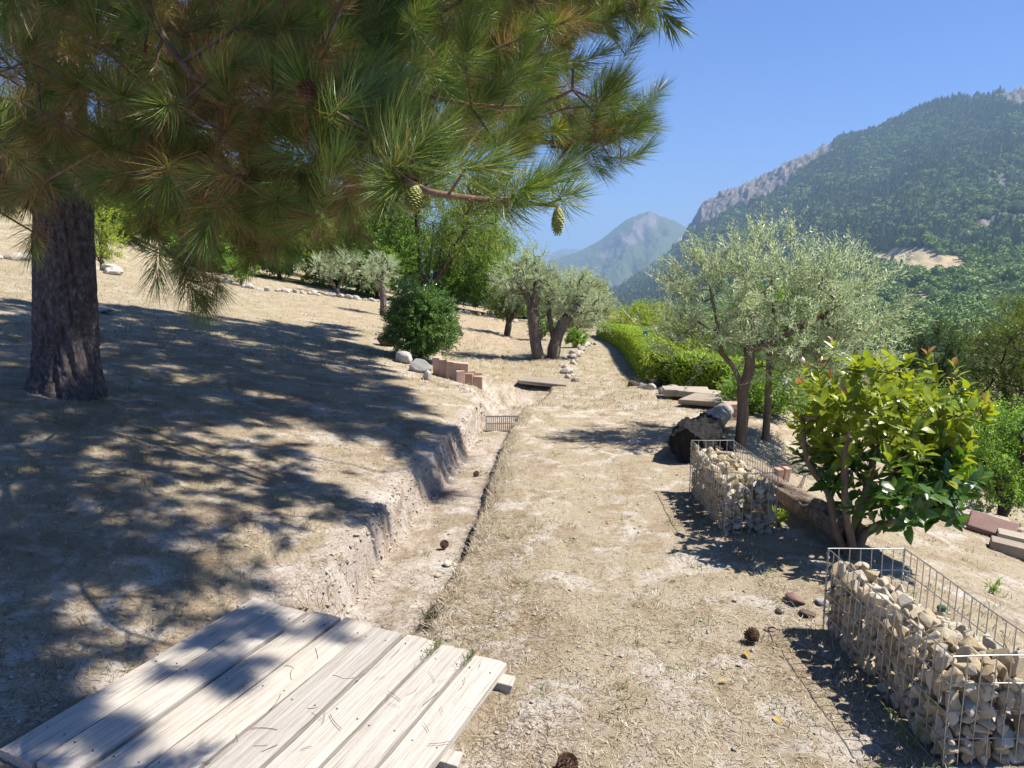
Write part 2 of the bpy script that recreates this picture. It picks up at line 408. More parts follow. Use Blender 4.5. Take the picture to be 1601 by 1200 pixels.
az = np.radians(np.concatenate([np.linspace(-75, -12, 60)[:-1], np.linspace(-12, 44, 520)[:-1], np.linspace(44, 85, 60)]))
rr = np.concatenate([np.geomspace(66, 900, 120)[:-1], np.linspace(900, 2760, 190)[:-1], np.linspace(2760, 3600, 14)])
X, Y = polar_grid(az, rr); sh = X.shape; X = X.ravel(); Y = Y.ravel(); Z = far_z(X, Y)
rk = rock_of(X, Y, Z); md = meadow_of(X, Y, Z)
R_ = np.hypot(X, Y); A_ = np.arctan2(X, Y)
jag = fbm(A_ * 130, Z * .02, 33, 4, .6)
k = 1 + rk * jag * .02                                       # crags stand in and out of the slope
Z2 = Z + rk * sstep(1500, 2200, R_) * (30 * np.abs(fbm(A_ * 200, R_ * .01, 35, 4, .6)) + 16 * jag - 6)
MAT_MTN = mountain_material("mountain_slope", (.075, .10, .04), (.13, .15, .06), (.13, .12, .12), (.26, .21, .18))
me = mesh_np("mountain", np.stack([X * k, Y * k, Z2], 1), grid_faces(sh[0], sh[1]), MAT_MTN, {"rock": rk, "meadow": md}, True)
tag(obj("mountain", me), kind="structure", label="wooded mountain with grey cliffs along its crest")
def back_mountain(name, AZ, EL, R0, az0, az1, rocks, mat, label, depth, seed):
    az = np.linspace(az0, az1, 240); s = np.concatenate([np.linspace(-1, 0, 90)[:-1], np.linspace(0, .35, 12)])
    A, S = np.meshgrid(az, s); E = np.interp(A, AZ, EL)
    r = R0 + S * depth
    top = 1.62 + R0 * E; base = -120.0
    prof = np.where(S <= 0, (1 + S) ** 1.25, 1 - S * 1.2)
    z = base + (top - base) * prof
    amp = (top - base) * .16 * np.clip(-S * 4, 0, 1) * np.clip((S + 1) * 3, 0, 1)
    z = z + amp * (fbm(A * 45 + S * 2, S * 5, seed, 5, .55) - .5 * np.abs(fbm(A * 28 - S * 1.5, S * 2, seed + 3, 4)))
    z = z + (top - base) * .012 * fbm(A * 260, S * 20, seed + 9, 4, .6)
    x = r * np.sin(A); y = r * np.cos(A)
    u, v, _ = pix(np.stack([x, y, z], -1))
    n = fbm(A * 150, z * .006, seed + 5, 5, .6)
    rk = sstep(.35, .6, px_blob(u, v, rocks) + .5 * n - .08)
    me = mesh_np(name, np.stack([x, y, z], -1).reshape(-1, 3), grid_faces(*A.shape), mat, {"rock": rk.ravel(), "meadow": np.zeros(A.size)}, True)
    return tag(obj(name, me), kind="structure", label=label)
MAT_PEAK = mountain_material("peak_slope", (.065, .085, .04), (.12, .13, .06), (.15, .135, .13), (.27, .22, .19), tr=.6)
back_mountain("mountain_peak", AZ2, EL2, 5600, math.radians(-6), math.radians(22),
              [(1003, 352, 16, 14, -.7), (985, 375, 22, 12, -.5), (965, 382, 14, 10, -.4), (950, 395, 12, 8, -.3), (1020, 345, 8, 12, .3)], MAT_PEAK,
              "pointed mountain peak with pale rock scars beyond the valley", 2300, 131)
back_mountain("mountain_ridge", AZ3, EL3, 9800, math.radians(-10), math.radians(16), [(892, 405, 8, 6, -.5)], MAT_PEAK,
              "farthest hazy mountain ridge behind the pointed peak", 2500, 171)

# ------------------------------------------------------------------ woods on the mountain (far-off mass)
def crown_mesh(name, mat, kind, seed):
    g = np.random.default_rng(seed); bm = bmesh.new()
    bmesh.ops.create_icosphere(bm, subdivisions=3, radius=1.0)
    V = np.array([v.co for v in bm.verts]); Fs = np.array([[v.index for v in f.verts] for f in bm.faces]); bm.free()
    off = g.uniform(0, 50, 3)
    n = fbm(V[:, 0] * 1.6 + off[0], V[:, 1] * 1.6 + V[:, 2] * 1.1 + off[1], seed, 3) + .5 * fbm(V[:, 2] * 2.5 + off[2], V[:, 0] * 2.5, seed + 4, 2)
    if kind == 'broad':
        V = V * (1 + .42 * n[:, None]) * np.array([.52, .52, .46]); V[:, 2] += .46
    else:
        h = (V[:, 2] + 1) / 2; w = (1 - h) ** .75 * (1 + .5 * n) * .62
        d = unit(V[:, :2] + 1e-6); V = np.stack([d[:, 0] * w * np.hypot(V[:, 0], V[:, 1]) ** .3 * .55, d[:, 1] * w * np.hypot(V[:, 0], V[:, 1]) ** .3 * .55, h * 1.25 - .05], 1)
    # leaf masses: small faces scattered over and just inside the crown surface
    m = 620; i = g.integers(0, len(V), m); c = V[i] * np.array([1, 1, 1]); ctr = np.array([0, 0, .45]); c = ctr + (c - ctr) * g.uniform(.78, 1.16, (m, 1)) + g.normal(0, .02, (m, 3))
    a = unit(g.normal(0, 1, (m, 3))); b = unit(np.cross(a, g.normal(0, 1, (m, 3)))); sz = (.085 if kind == 'broad' else .06) * g.uniform(.5, 1.3, (m, 1))
    Q = np.stack([c - a * sz, c + b * sz * .7, c + a * sz, c - b * sz * .7], 1).reshape(-1, 3); qb = np.arange(m)[:, None] * 4
    core = ctr + (V - ctr) * .86
    return mesh_np(name, np.concatenate([core, Q]), [Fs, qb + len(V) + np.array([[0, 1, 2, 3]])], mat, {"rnd": np.concatenate([(n * .5 + .3).clip(0, 1), np.repeat(g.uniform(0, 1, m), 4)])}, False)
def forest(name, label, proto_mesh, pts, scl):
    me = bpy.data.meshes.new(name); me.vertices.add(len(pts)); me.vertices.foreach_set("co", np.ascontiguousarray(pts, np.float32).ravel())
    at = me.attributes.new("scl", 'FLOAT_VECTOR', 'POINT'); at.data.foreach_set("vector", np.ascontiguousarray(scl, np.float32).ravel())
    me.update()
    proto = bpy.data.objects.new(name + "_crown", proto_mesh)
    ng = bpy.data.node_groups.new(name, 'GeometryNodeTree')
    ng.interface.new_socket("Geometry", in_out='INPUT', socket_type='NodeSocketGeometry'); ng.interface.new_socket("Geometry", in_out='OUTPUT', socket_type='NodeSocketGeometry')
    gi = ng.nodes.new("NodeGroupInput"); go = ng.nodes.new("NodeGroupOutput")
    io = ng.nodes.new("GeometryNodeInstanceOnPoints"); oi = ng.nodes.new("GeometryNodeObjectInfo"); oi.inputs[0].default_value = proto
    m2p = ng.nodes.new("GeometryNodeMeshToPoints")
    na = ng.nodes.new("GeometryNodeInputNamedAttribute"); na.data_type = 'FLOAT_VECTOR'; na.inputs[0].default_value = "scl"
    rv = ng.nodes.new("FunctionNodeRandomValue"); rv.data_type = 'FLOAT_VECTOR'; rv.inputs[0].default_value = (0, 0, 0); rv.inputs[1].default_value = (.12, .12, 6.28)
    L = ng.links.new
    L(gi.outputs[0], m2p.inputs[0]); L(m2p.outputs[0], io.inputs["Points"]); L(oi.outputs["Geometry"], io.inputs["Instance"])
    L(rv.outputs[0], io.inputs["Rotation"]); L(na.outputs[0], io.inputs["Scale"]); L(io.outputs[0], go.inputs[0])
    o = obj(name, me); md = o.modifiers.new("scatter", 'NODES'); md.node_group = ng
    return tag(o, label, None, None, "stuff")
def scatter_polar(n, a0, a1, r0, r1, g):
    a = g.uniform(math.radians(a0), math.radians(a1), n); r = np.sqrt(g.uniform(r0 ** 2, r1 ** 2, n))
    return r * np.sin(a), r * np.cos(a)
g = np.random.default_rng(5)
x, y = scatter_polar(150000, -10, 44, 200, 2640, g)
xn, yn = scatter_polar(30000, -10, 44, 190, 1000, g)
x = np.concatenate([x, xn]); y = np.concatenate([y, yn]); z = far_z(x, y)
r = np.hypot(x, y)
dens = .58 + .85 * fbm(x * .006, y * .006, 201, 5, .6)
keep = (rock_of(x, y, z) < .4) & (meadow_of(x, y, z) < .35) & (g.uniform(0, 1, len(x)) < np.clip(dens, .15, 1))
x, y, z, r = x[keep], y[keep], z[keep], r[keep]
kind = fbm(x * .004 + 9, y * .004, 203, 3) + g.normal(0, .35, len(x)) + sstep(1300, 500, r) * -1.0 + .25
con = kind > 0.0
hgt = np.clip(g.lognormal(2.08, .33, len(x)), 3.2, 17) * np.interp(r, [150, 400, 900], [.42, .58, 1.0])
scl = np.stack([hgt * g.uniform(.8, 1.2, len(x)), hgt * g.uniform(.8, 1.2, len(x)), hgt * g.uniform(.85, 1.15, len(x))], 1)
def woodmat(name, stops):
    m = NT(name); m.set(.8, .1)
    f = m.math('ADD', m.math('MULTIPLY', m.n("ShaderNodeObjectInfo").outputs["Random"], .7), m.math('MULTIPLY', m.attr("rnd"), .3))
    m.col(m.ramp(f, stops)); return m.m
MAT_CON = woodmat("conifer_wood", [(.0, (.12, .165, .07)), (.5, (.19, .235, .10)), (1, (.28, .32, .15))])
MAT_BRO = woodmat("broadleaf_wood", [(.0, (.15, .23, .06)), (.5, (.25, .34, .095)), (1, (.37, .44, .15))])
forest("pine_forest", "dark conifer forest covering the mountain", crown_mesh("conifer_crown", MAT_CON, 'con', 3), np.stack([x, y, z - .4], 1)[con], scl[con])
forest("broadleaf_forest", "lighter broadleaf forest on the valley slopes", crown_mesh("broadleaf_crown", MAT_BRO, 'broad', 8), np.stack([x, y, z - .3], 1)[~con], scl[~con] * .95)
# ------------------------------------------------------------------ plant tools
def grow(lines, attractors, seg=.25, wob=.12, rise=.0, dsort=None):
    """lines: list of polylines (first = trunk; each later one starts at its nearest earlier node). Attractors join one by one to the nearest node.
    Returns node positions, parents, ids of attractor ends."""
    g = np.random.default_rng(len(attractors) + 11)
    N = []; par = []
    def resample(pts, s):
        pts = np.asarray(pts, float); out = [pts[0]]
        # smooth by Catmull-Rom
        Q = np.concatenate([[2 * pts[0] - pts[1]], pts, [2 * pts[-1] - pts[-2]]])
        for i in range(1, len(Q) - 2):
            n = max(2, int(np.linalg.norm(Q[i + 1] - Q[i]) / s) + 1)
            for t in np.linspace(0, 1, n + 1)[1:]:
                out.append(.5 * ((2 * Q[i]) + (-Q[i - 1] + Q[i + 1]) * t + (2 * Q[i - 1] - 5 * Q[i] + 4 * Q[i + 1] - Q[i + 2]) * t * t + (-Q[i - 1] + 3 * Q[i] - 3 * Q[i + 1] + Q[i + 2]) * t ** 3))
        return out
    line_ids = []
    for li, ln in enumerate(lines):
        pts = resample(ln, seg)
        if li == 0: prev = -1
        else:
            prev = int(np.argmin(np.linalg.norm(np.array(N) - pts[0], axis=1))); pts = pts[1:]
        ids = []
        for p in pts:
            N.append(p); par.append(prev); prev = len(N) - 1; ids.append(prev)
        line_ids.append(ids)
    A = np.asarray(attractors, float)
    if len(A):
        base = np.array(N)
        d0 = np.array([np.min(np.linalg.norm(base - a, axis=1)) for a in A]); order = np.argsort(d0)
        arr = np.zeros((len(N) + len(A) * 12, 3)); arr[:len(N)] = N; cnt = len(N)
        ends = np.zeros(len(A), int)
        skip = 2 if len(line_ids[0]) > 4 else 0
        for k in order:
            a = A[k]; dd = np.linalg.norm(arr[:cnt] - a, axis=1)
            dd = dd + .35 * np.maximum(arr[:cnt, 2] - a[2], 0)
            dd[:skip] += 10
            i = int(np.argmin(dd)); p0 = arr[i].copy(); L = np.linalg.norm(a - p0); n = min(10, max(1, int(L / seg)))
            prev = i; perp = g.normal(0, 1, 3) * wob * L
            for s in range(1, n + 1):
                t = s / n; q = p0 + (a - p0) * t + perp * math.sin(math.pi * t) + np.array([0, 0, rise * L * math.sin(math.pi * t)])
                if cnt >= len(arr): arr = np.concatenate([arr, np.zeros((2000, 3))])
                arr[cnt] = q; par.append(prev); prev = cnt; cnt += 1
            ends[k] = prev
        N = arr[:cnt]
    else:
        N = np.array(N); ends = np.zeros(0, int)
    return np.array(N), np.array(par), ends, line_ids
def radii(par, tip, ex=2.4, grow_=0.0):
    n = len(par); acc = np.zeros(n); ch = np.zeros(n, int)
    for i in range(n):
        if par[i] >= 0: ch[par[i]] += 1
    r = np.zeros(n)
    for i in range(n - 1, -1, -1):
        r[i] = tip if ch[i] == 0 else (acc[i] ** (1 / ex)) + grow_
        if par[i] >= 0: acc[par[i]] += r[i] ** ex
    return r
def skeleton_mesh(mb, N, par, r, kmax=8, rough=.16):
    n = len(par); kids = [[] for _ in range(n)]
    for i in range(n):
        if par[i] >= 0: kids[par[i]].append(i)
    starts = [(-1, i) for i in range(n) if par[i] < 0]
    while starts:
        p, i = starts.pop(); pts = []; rad = []
        if p >= 0: pts.append(N[p]); rad.append(min(r[p], r[i] * 1.25))
        while True:
            pts.append(N[i]); rad.append(r[i])
            if not kids[i]: break
            ks = sorted(kids[i], key=lambda k: -r[k])
            for k in ks[1:]: starts.append((i, k))
            i = ks[0]
        if len(pts) > 1:
            k = 3 if max(rad) < .006 else (5 if max(rad) < .02 else kmax)
            if max(rad) > .035: mb.tube(np.array(pts), np.array(rad), 16, float(rng.uniform(0, 1)), True, rough)
            else: mb.tube(np.array(pts), np.array(rad), k, float(rng.uniform(0, 1)))
def leaf_quads(pos, d, side, L, W, fold=.25):
    """diamond leaves folded on the midrib: pos base, d direction, side lateral unit"""
    n = len(pos); L = np.broadcast_to(L, (n,))[:, None]; W = np.broadcast_to(W, (n,))[:, None]
    nr = unit(np.cross(d, side)); m = pos + d * L * .45
    V = np.stack([pos, m + side * W * .5 + nr * W * fold, pos + d * L - nr * L * .06, m - side * W * .5 + nr * W * fold], 1).reshape(-1, 3)
    b = np.arange(n)[:, None] * 4
    F = np.concatenate([b + np.array([[0, 1, 2]]), b + np.array([[0, 2, 3]])])
    return V, F
def spray(A, out, g, twigs=3, tl=.2, pairs=6, L=.05, W=.012, up=.25, rand=.55, droop=0.0, ang=50, lj=.35, tuft=.12):
    """twigs with leaf pairs round each attractor; returns leaf arrays, rnd values, twig polylines"""
    k = len(A); n = k * twigs
    base = np.repeat(A, twigs, 0); o = np.repeat(out, twigs, 0); cl = np.repeat(g.uniform(0, 1, k), twigs)
    d = unit(o + g.normal(0, rand, (n, 3)) + np.array([0, 0, up])); tlen = tl * g.uniform(.55, 1.3, n)
    base = base + g.normal(0, tuft * tl, (n, 3))
    t = np.linspace(.12, 1.0, pairs)
    Ps = []; Ds = []; Ss = []; Ls = []; Rs = []
    perp = unit(np.cross(d, g.normal(0, 1, (n, 3)))); perp2 = np.cross(d, perp)
    for i, tt in enumerate(t):
        cur = d * (tlen * tt)[:, None]; cur[:, 2] -= droop * (tlen * tt) ** 2 / np.maximum(tlen, 1e-6)
        p = base + cur
        a0 = i * 1.571 + g.normal(0, .4, n)
        lat = perp * np.cos(a0)[:, None] + perp2 * np.sin(a0)[:, None]
        for sgn in (1, -1):
            an = np.radians(ang + g.normal(0, 14, n))
            dd = d * np.cos(an)[:, None] + sgn * lat * np.sin(an)[:, None]; dd[:, 2] -= droop * .5; dd = unit(dd + g.normal(0, .12, (n, 3)))
            sd = unit(np.cross(dd, d) + g.normal(0, .35, (n, 3))); sd = unit(sd - dd * np.sum(sd * dd, 1, keepdims=True))
            Ps.append(p); Ds.append(dd); Ss.append(sd); Ls.append(L * g.uniform(1 - lj, 1 + lj, n) * (1 - .25 * tt)); Rs.append(np.clip(.45 * cl + .55 * g.uniform(0, 1, n), 0, 1))
    P_ = np.concatenate(Ps); D_ = np.concatenate(Ds); S_ = np.concatenate(Ss); L_ = np.concatenate(Ls); R_ = np.concatenate(Rs)
    V, F = leaf_quads(P_, D_, S_, L_, L_ * W / L)
    tend = base + d * tlen[:, None]; tend[:, 2] -= droop * tlen
    return V, F, np.repeat(R_, 4), base, tend
def blob_points(n, ells, g, shell=.35, seed=0, rough=.22):
    """points through a union of ellipsoids (cx,cy,cz,rx,ry,rz), uneven outline"""
    E = np.array(ells, float); w = np.prod(E[:, 3:], 1) ** .7; w /= w.sum()
    idx = g.choice(len(E), n, p=w); d = unit(g.normal(0, 1, (n, 3)))
    rad = g.uniform(0, 1, n) ** shell
    m = 1 + rough * fbm(d[:, 0] * 2.2 + d[:, 2] * 1.7 + seed, d[:, 1] * 2.2 + idx * 3.1, 300 + seed, 3)
    p = E[idx, :3] + d * E[idx, 3:] * (rad * m)[:, None]
    return p, unit(d / E[idx, 3:])
BARK_GREY = barkmat("grey_bark", (.055, .042, .033), (.17, .135, .11), (.36, .31, .26), 22, .25, .9)
BARK_DARK = barkmat("dark_bark", (.035, .026, .02), (.09, .07, .055), (.17, .135, .105), 16, .25)
BARK_BROWN = barkmat("brown_bark", (.09, .06, .04), (.20, .145, .10), (.32, .245, .18), 18, .25)
def plant(name, label, cat, base, lines, ells, mat, bark, n_att=60, seg=.12, tip=.004, trunk_r=None, group=None, seed=1, shell=.35, rough=.22, twig_stems=True,
          trunk_name="trunk", crown_name="crown", keep=None, **sp):
    g = np.random.default_rng(seed); base = np.asarray(base, float)
    root = thing(name, base, label, cat, group)
    A, out = blob_points(n_att, ells, g, shell, seed, rough)
    if keep is not None:
        k = keep(A); A = A[k]; out = out[k]
    A[:, 2] = np.maximum(A[:, 2], .03)
    sub = A[:: max(1, len(A) // 160)]
    N, par, ends, _ = grow(lines, sub, seg)
    r = radii(par, tip)
    if trunk_r is not None:
        for i in range(len(r)):
            r[i] = min(r[i], trunk_r * 1.3)
        k0 = r[0]; r = r * np.where(r > tip * 2, 1, 1) ; r = tip + (r - tip) * (trunk_r - tip) / max(k0 - tip, 1e-6)
    V, F, R, t0, t1 = spray(A, out, g, **sp)
    V[:, 2] = np.maximum(V[:, 2], .01)
    mb = MB(); skeleton_mesh(mb, N, par, r)
    if twig_stems:
        for p, q in zip(t0[::2], t1[::2]): mb.tube(np.array([p, q]), [tip * .7, tip * .3], 3, .5, False)
    mb.build(trunk_name, bark, root, True)
    me = mesh_np(crown_name, V, F, mat, {"rnd": R})
    tag(obj(crown_name, me, root), kind="stuff")
    return root
# ------------------------------------------------------------------ solid-piece tools
def hull_mesh(name, mat, g, n=12, flat=(1, 1, 1), bev=0.0):
    bm = bmesh.new(); pts = unit(g.normal(0, 1, (n, 3))) * g.uniform(.75, 1.0, (n, 1)) * np.asarray(flat)
    for p in pts: bm.verts.new(p * .5)
    res = bmesh.ops.convex_hull(bm, input=bm.verts[:])
    for v in [v for v in bm.verts if not v.link_faces]: bm.verts.remove(v)
    if bev: bmesh.ops.bevel(bm, geom=bm.edges[:], offset=bev, segments=1, affect='EDGES', profile=.5)
    me = bpy.data.meshes.new(name); bm.to_mesh(me); bm.free(); me.materials.append(mat); return me
def rock_mesh(name, mat, g, sub=3, amp=.22, flat=(1, 1, 1), cut=4):
    bm = bmesh.new(); bmesh.ops.create_icosphere(bm, subdivisions=sub, radius=.5)
    for _ in range(cut):                                                            # planed sides
        d = unit(g.normal(0, 1, 3)); k = g.uniform(.26, .40)
        for v in bm.verts:
            t = np.dot(v.co, d) - k
            if t > 0: v.co -= Vector(d * t * .9)
    V = np.array([v.co for v in bm.verts]); o = g.uniform(0, 99, 3)
    n = fbm(V[:, 0] * 3 + o[0], V[:, 1] * 3 + V[:, 2] * 2.3 + o[1], 7, 4) + .6 * fbm(V[:, 2] * 5 + o[2], V[:, 0] * 5 - V[:, 1] * 2, 17, 3)
    V = V * (1 + amp * n[:, None]) * np.asarray(flat)
    Fs = np.array([[v.index for v in f.verts] for f in bm.faces]); bm.free()
    return mesh_np(name, V, Fs, mat, None, sub > 2)
def slab_mesh(name, mat, size, g, bev=.006, jit=.08, sub=2):
    """a worked piece with worn edges: box, bevelled, corners moved"""
    bm = bmesh.new(); bmesh.ops.create_cube(bm, size=1.0)
    for v in bm.verts:
        v.co = Vector([v.co[i] * size[i] * (1 + g.uniform(-jit, jit)) for i in range(3)])
    bmesh.ops.bevel(bm, geom=bm.edges[:], offset=bev, segments=sub, affect='EDGES', profile=.6)
    me = bpy.data.meshes.new(name); bm.to_mesh(me); bm.free(); me.materials.append(mat); return me
# ------------------------------------------------------------------ wooden platform across the trench
def wood_material():
    m = NT("weathered_plank"); m.set(.85, .2); co = m.oco(); oi = m.n("ShaderNodeObjectInfo").outputs["Random"]
    off = m.n("ShaderNodeVectorMath", operation='ADD'); m.l(co, off.inputs[0])
    cmb = m.n("ShaderNodeCombineXYZ"); m.l(m.math('MULTIPLY', oi, 37.0), cmb.inputs[0]); m.l(m.math('MULTIPLY', oi, 91.0), cmb.inputs[1]); m.l(cmb.outputs[0], off.inputs[1])
    mp = m.n("ShaderNodeMapping"); m.l(off.outputs[0], mp.inputs[0]); mp.inputs["Scale"].default_value = (1.0, .035, 1.0)
    grain = m.noise(80, 6, .6, mp.outputs[0], .12); fine = m.noise(300, 3, .6, mp.outputs[0], .1); blot = m.noise(7, 5, .65, off.outputs[0])
    c = m.ramp(m.math('ADD', m.math('MULTIPLY', grain, .65), m.math('MULTIPLY', fine, .35)), [(.30, (.15, .125, .10)), (.41, (.36, .325, .28)), (.55, (.49, .45, .40)), (.72, (.60, .565, .51))])
    c = m.mix(m.math('MULTIPLY', blot, .45), c, (.47, .44, .40))
    tint = m.ramp(oi, [(0, (.80, .80, .80)), (.5, (1, .99, .97)), (1, (1.0, .96, .91))])
    c = m.mix(1.0, c, tint, 'MULTIPLY')
    dirt = m.ramp(m.noise(16, 5, .7, off.outputs[0]), [(.62, (0, 0, 0)), (.75, (1, 1, 1))])
    sd = m.n("ShaderNodeSeparateColor"); m.l(dirt, sd.inputs[0])
    c = m.mix(m.math('MULTIPLY', sd.outputs[0], .35), c, (.26, .21, .16))
    m.col(c); m.bump(m.math('ADD', grain, m.math('MULTIPLY', fine, .5)), .8, .006)
    return m.m
MAT_WOOD = wood_material()
MAT_NAIL = (lambda m: (m.col((.09, .075, .065)), m.set(.55, .5), m.m)[-1])(NT("rusty_nail"))
DB = np.array([-1.205, 3.265, .145]); DR = np.array([-.005, 2.815, .075]); DFV = np.array([-1.635, 2.185, .145])
ux = unit(DR - DB); uy = unit(DB - DFV); uy = unit(uy - ux * np.dot(ux, uy)); uz = np.cross(ux, uy)
plat_w = np.linalg.norm(DR - DB); plat_l = np.linalg.norm(DB - DFV) + .02
plat = thing("wooden_platform", (DB + DR) / 2 - uy * plat_l / 2 - uz * .03, "weathered pale plank platform bridging the trench", "platform")
plat.rotation_euler = Matrix(np.stack([ux, uy, uz], 1)).to_euler()
g = np.random.default_rng(21); nb = 8; gap = .015; bw = plat_w / nb - gap
def plank_mesh(w, l, t, g):
    nx, ny = 5, 26; xs = np.linspace(-w / 2, w / 2, nx); ys = np.linspace(-l / 2, l / 2, ny)
    X_, Y_ = np.meshgrid(xs, ys); edge = np.abs(X_) / (w / 2)
    s = g.uniform(0, 50)
    wob = .0035 * fbm(Y_ * 4 + s, X_ * 0 + 1, 11, 3) * np.sign(X_) * (edge > .9)
    top = t / 2 - .003 * (edge > .9) + .0018 * fbm(X_ * 12 + s, Y_ * 3, 12, 3) + g.uniform(-.004, .004) * Y_ / l - .0025 * (1 - edge ** 2) * g.uniform(0, 1)
    ragged = .006 * fbm(X_ * 30 + s, Y_ * 0, 13, 2)
    Yr = Y_ + np.where(np.abs(Y_) > l / 2 - 1e-6, ragged, 0)
    Vt = np.stack([X_ + wob, Yr, top], -1).reshape(-1, 3); Vb = np.stack([X_ + wob, Yr, np.full_like(X_, -t / 2)], -1).reshape(-1, 3)
    F1 = grid_faces(ny, nx)[:, ::-1]; n = nx * ny; F2 = F1[:, ::-1] + n
    ring = list(range(nx)) + [nx * i + nx - 1 for i in range(1, ny)] + [nx * (ny - 1) + i for i in range(nx - 2, -1, -1)] + [nx * i for i in range(ny - 2, 0, -1)]
    F3 = [[ring[(i + 1) % len(ring)], ring[i], ring[i] + n, ring[(i + 1) % len(ring)] + n] for i in range(len(ring))]
    me = mesh_np("plank", np.concatenate([Vt, Vb]), [np.array(F1), np.array(F2), np.array(F3)], MAT_WOOD)
    bm = bmesh.new(); bm.from_mesh(me); bmesh.ops.recalc_face_normals(bm, faces=bm.faces[:]); bm.to_mesh(me); bm.free(); return me
nail_bm = MB(); nail_bm.tube([[0, 0, -.004], [0, 0, .001]], [.003, .003], 8); nail_me = nail_bm.mesh("nail", MAT_NAIL)
for i in range(nb):
    x = -plat_w / 2 + (i + .5) * plat_w / nb; l = plat_l + g.uniform(-.015, .015) + (.03 if i == 6 else 0); w = bw + g.uniform(-.006, .004)
    pl = obj("plank", plank_mesh(w, l, .034, g), plat, (x + g.uniform(-.003, .003), g.uniform(-.018, .018), .018 + g.uniform(-.004, .005)), (g.uniform(-.004, .004), g.uniform(-.012, .012), g.uniform(-.006, .006)))
    for yy in (-.42, .0, .44):
        for xx in (-.045, .045): obj("nail", nail_me, pl, (xx + g.uniform(-.008, .008), yy * plat_l / 1.05 + g.uniform(-.015, .015), .0175))
jm = slab_mesh("joist", MAT_WOOD, (plat_w + .05, .07, .06), g, .004, .02)
for yy in (-.44, .0, .43):
    obj("joist", jm, plat, (.02, yy * plat_l, -.032))

# ------------------------------------------------------------------ gabions: wire baskets with broken limestone
MAT_WIRE = (lambda m: (m.col((.42, .42, .43)), m.set(.42, .5), setattr(m.b.inputs["Metallic"], "default_value", .85), m.m)[-1])(NT("galvanised_wire"))
MAT_LIME = stonemat("limestone_chip", [(.12, (.30, .27, .24)), (.25, (.44, .34, .20)), (.45, (.58, .48, .32)), (.65, (.66, .58, .44)), (.9, (.72, .68, .60))], 12, .7)
gs = np.random.default_rng(33)
CHIPS = [hull_mesh("stone", MAT_LIME, gs, int(gs.integers(10, 15)), (1.25, gs.uniform(.75, 1.1), gs.uniform(.55, .9)), .035) for _ in range(16)]
for m_ in CHIPS: m_.polygons.foreach_set("use_smooth", np.zeros(len(m_.polygons), bool))
def wire_panel(mb, o, du, dv, lu, lv, su, sv, r=.0023, skip_top=0.0, g=None):
    """grid of wires in the plane o + u*du + v*dv, slightly bent"""
    du = unit(du); dv = unit(dv); nrm = np.cross(du, dv); s = g.uniform(0, 30)
    def q(a, b):
        return o + du * a + dv * b + nrm * (.010 * math.sin(a * 3.2 + s) * math.sin(math.pi * min(max(a / lu, 0), 1)) + .004 * math.sin(b * 9 + s))
    for a in np.linspace(0, lu, int(round(lu / su)) + 1):
        mb.tube(np.array([q(a, b) + nrm * .002 for b in np.linspace(0, lv, 7)]), r, 5, .5)
    for b in np.linspace(0, lv, int(round(lv / sv)) + 1):
        mb.tube(np.array([q(a, b) - nrm * .002 for a in np.linspace(0, lu, 15)]), r * 1.05, 5, .5)
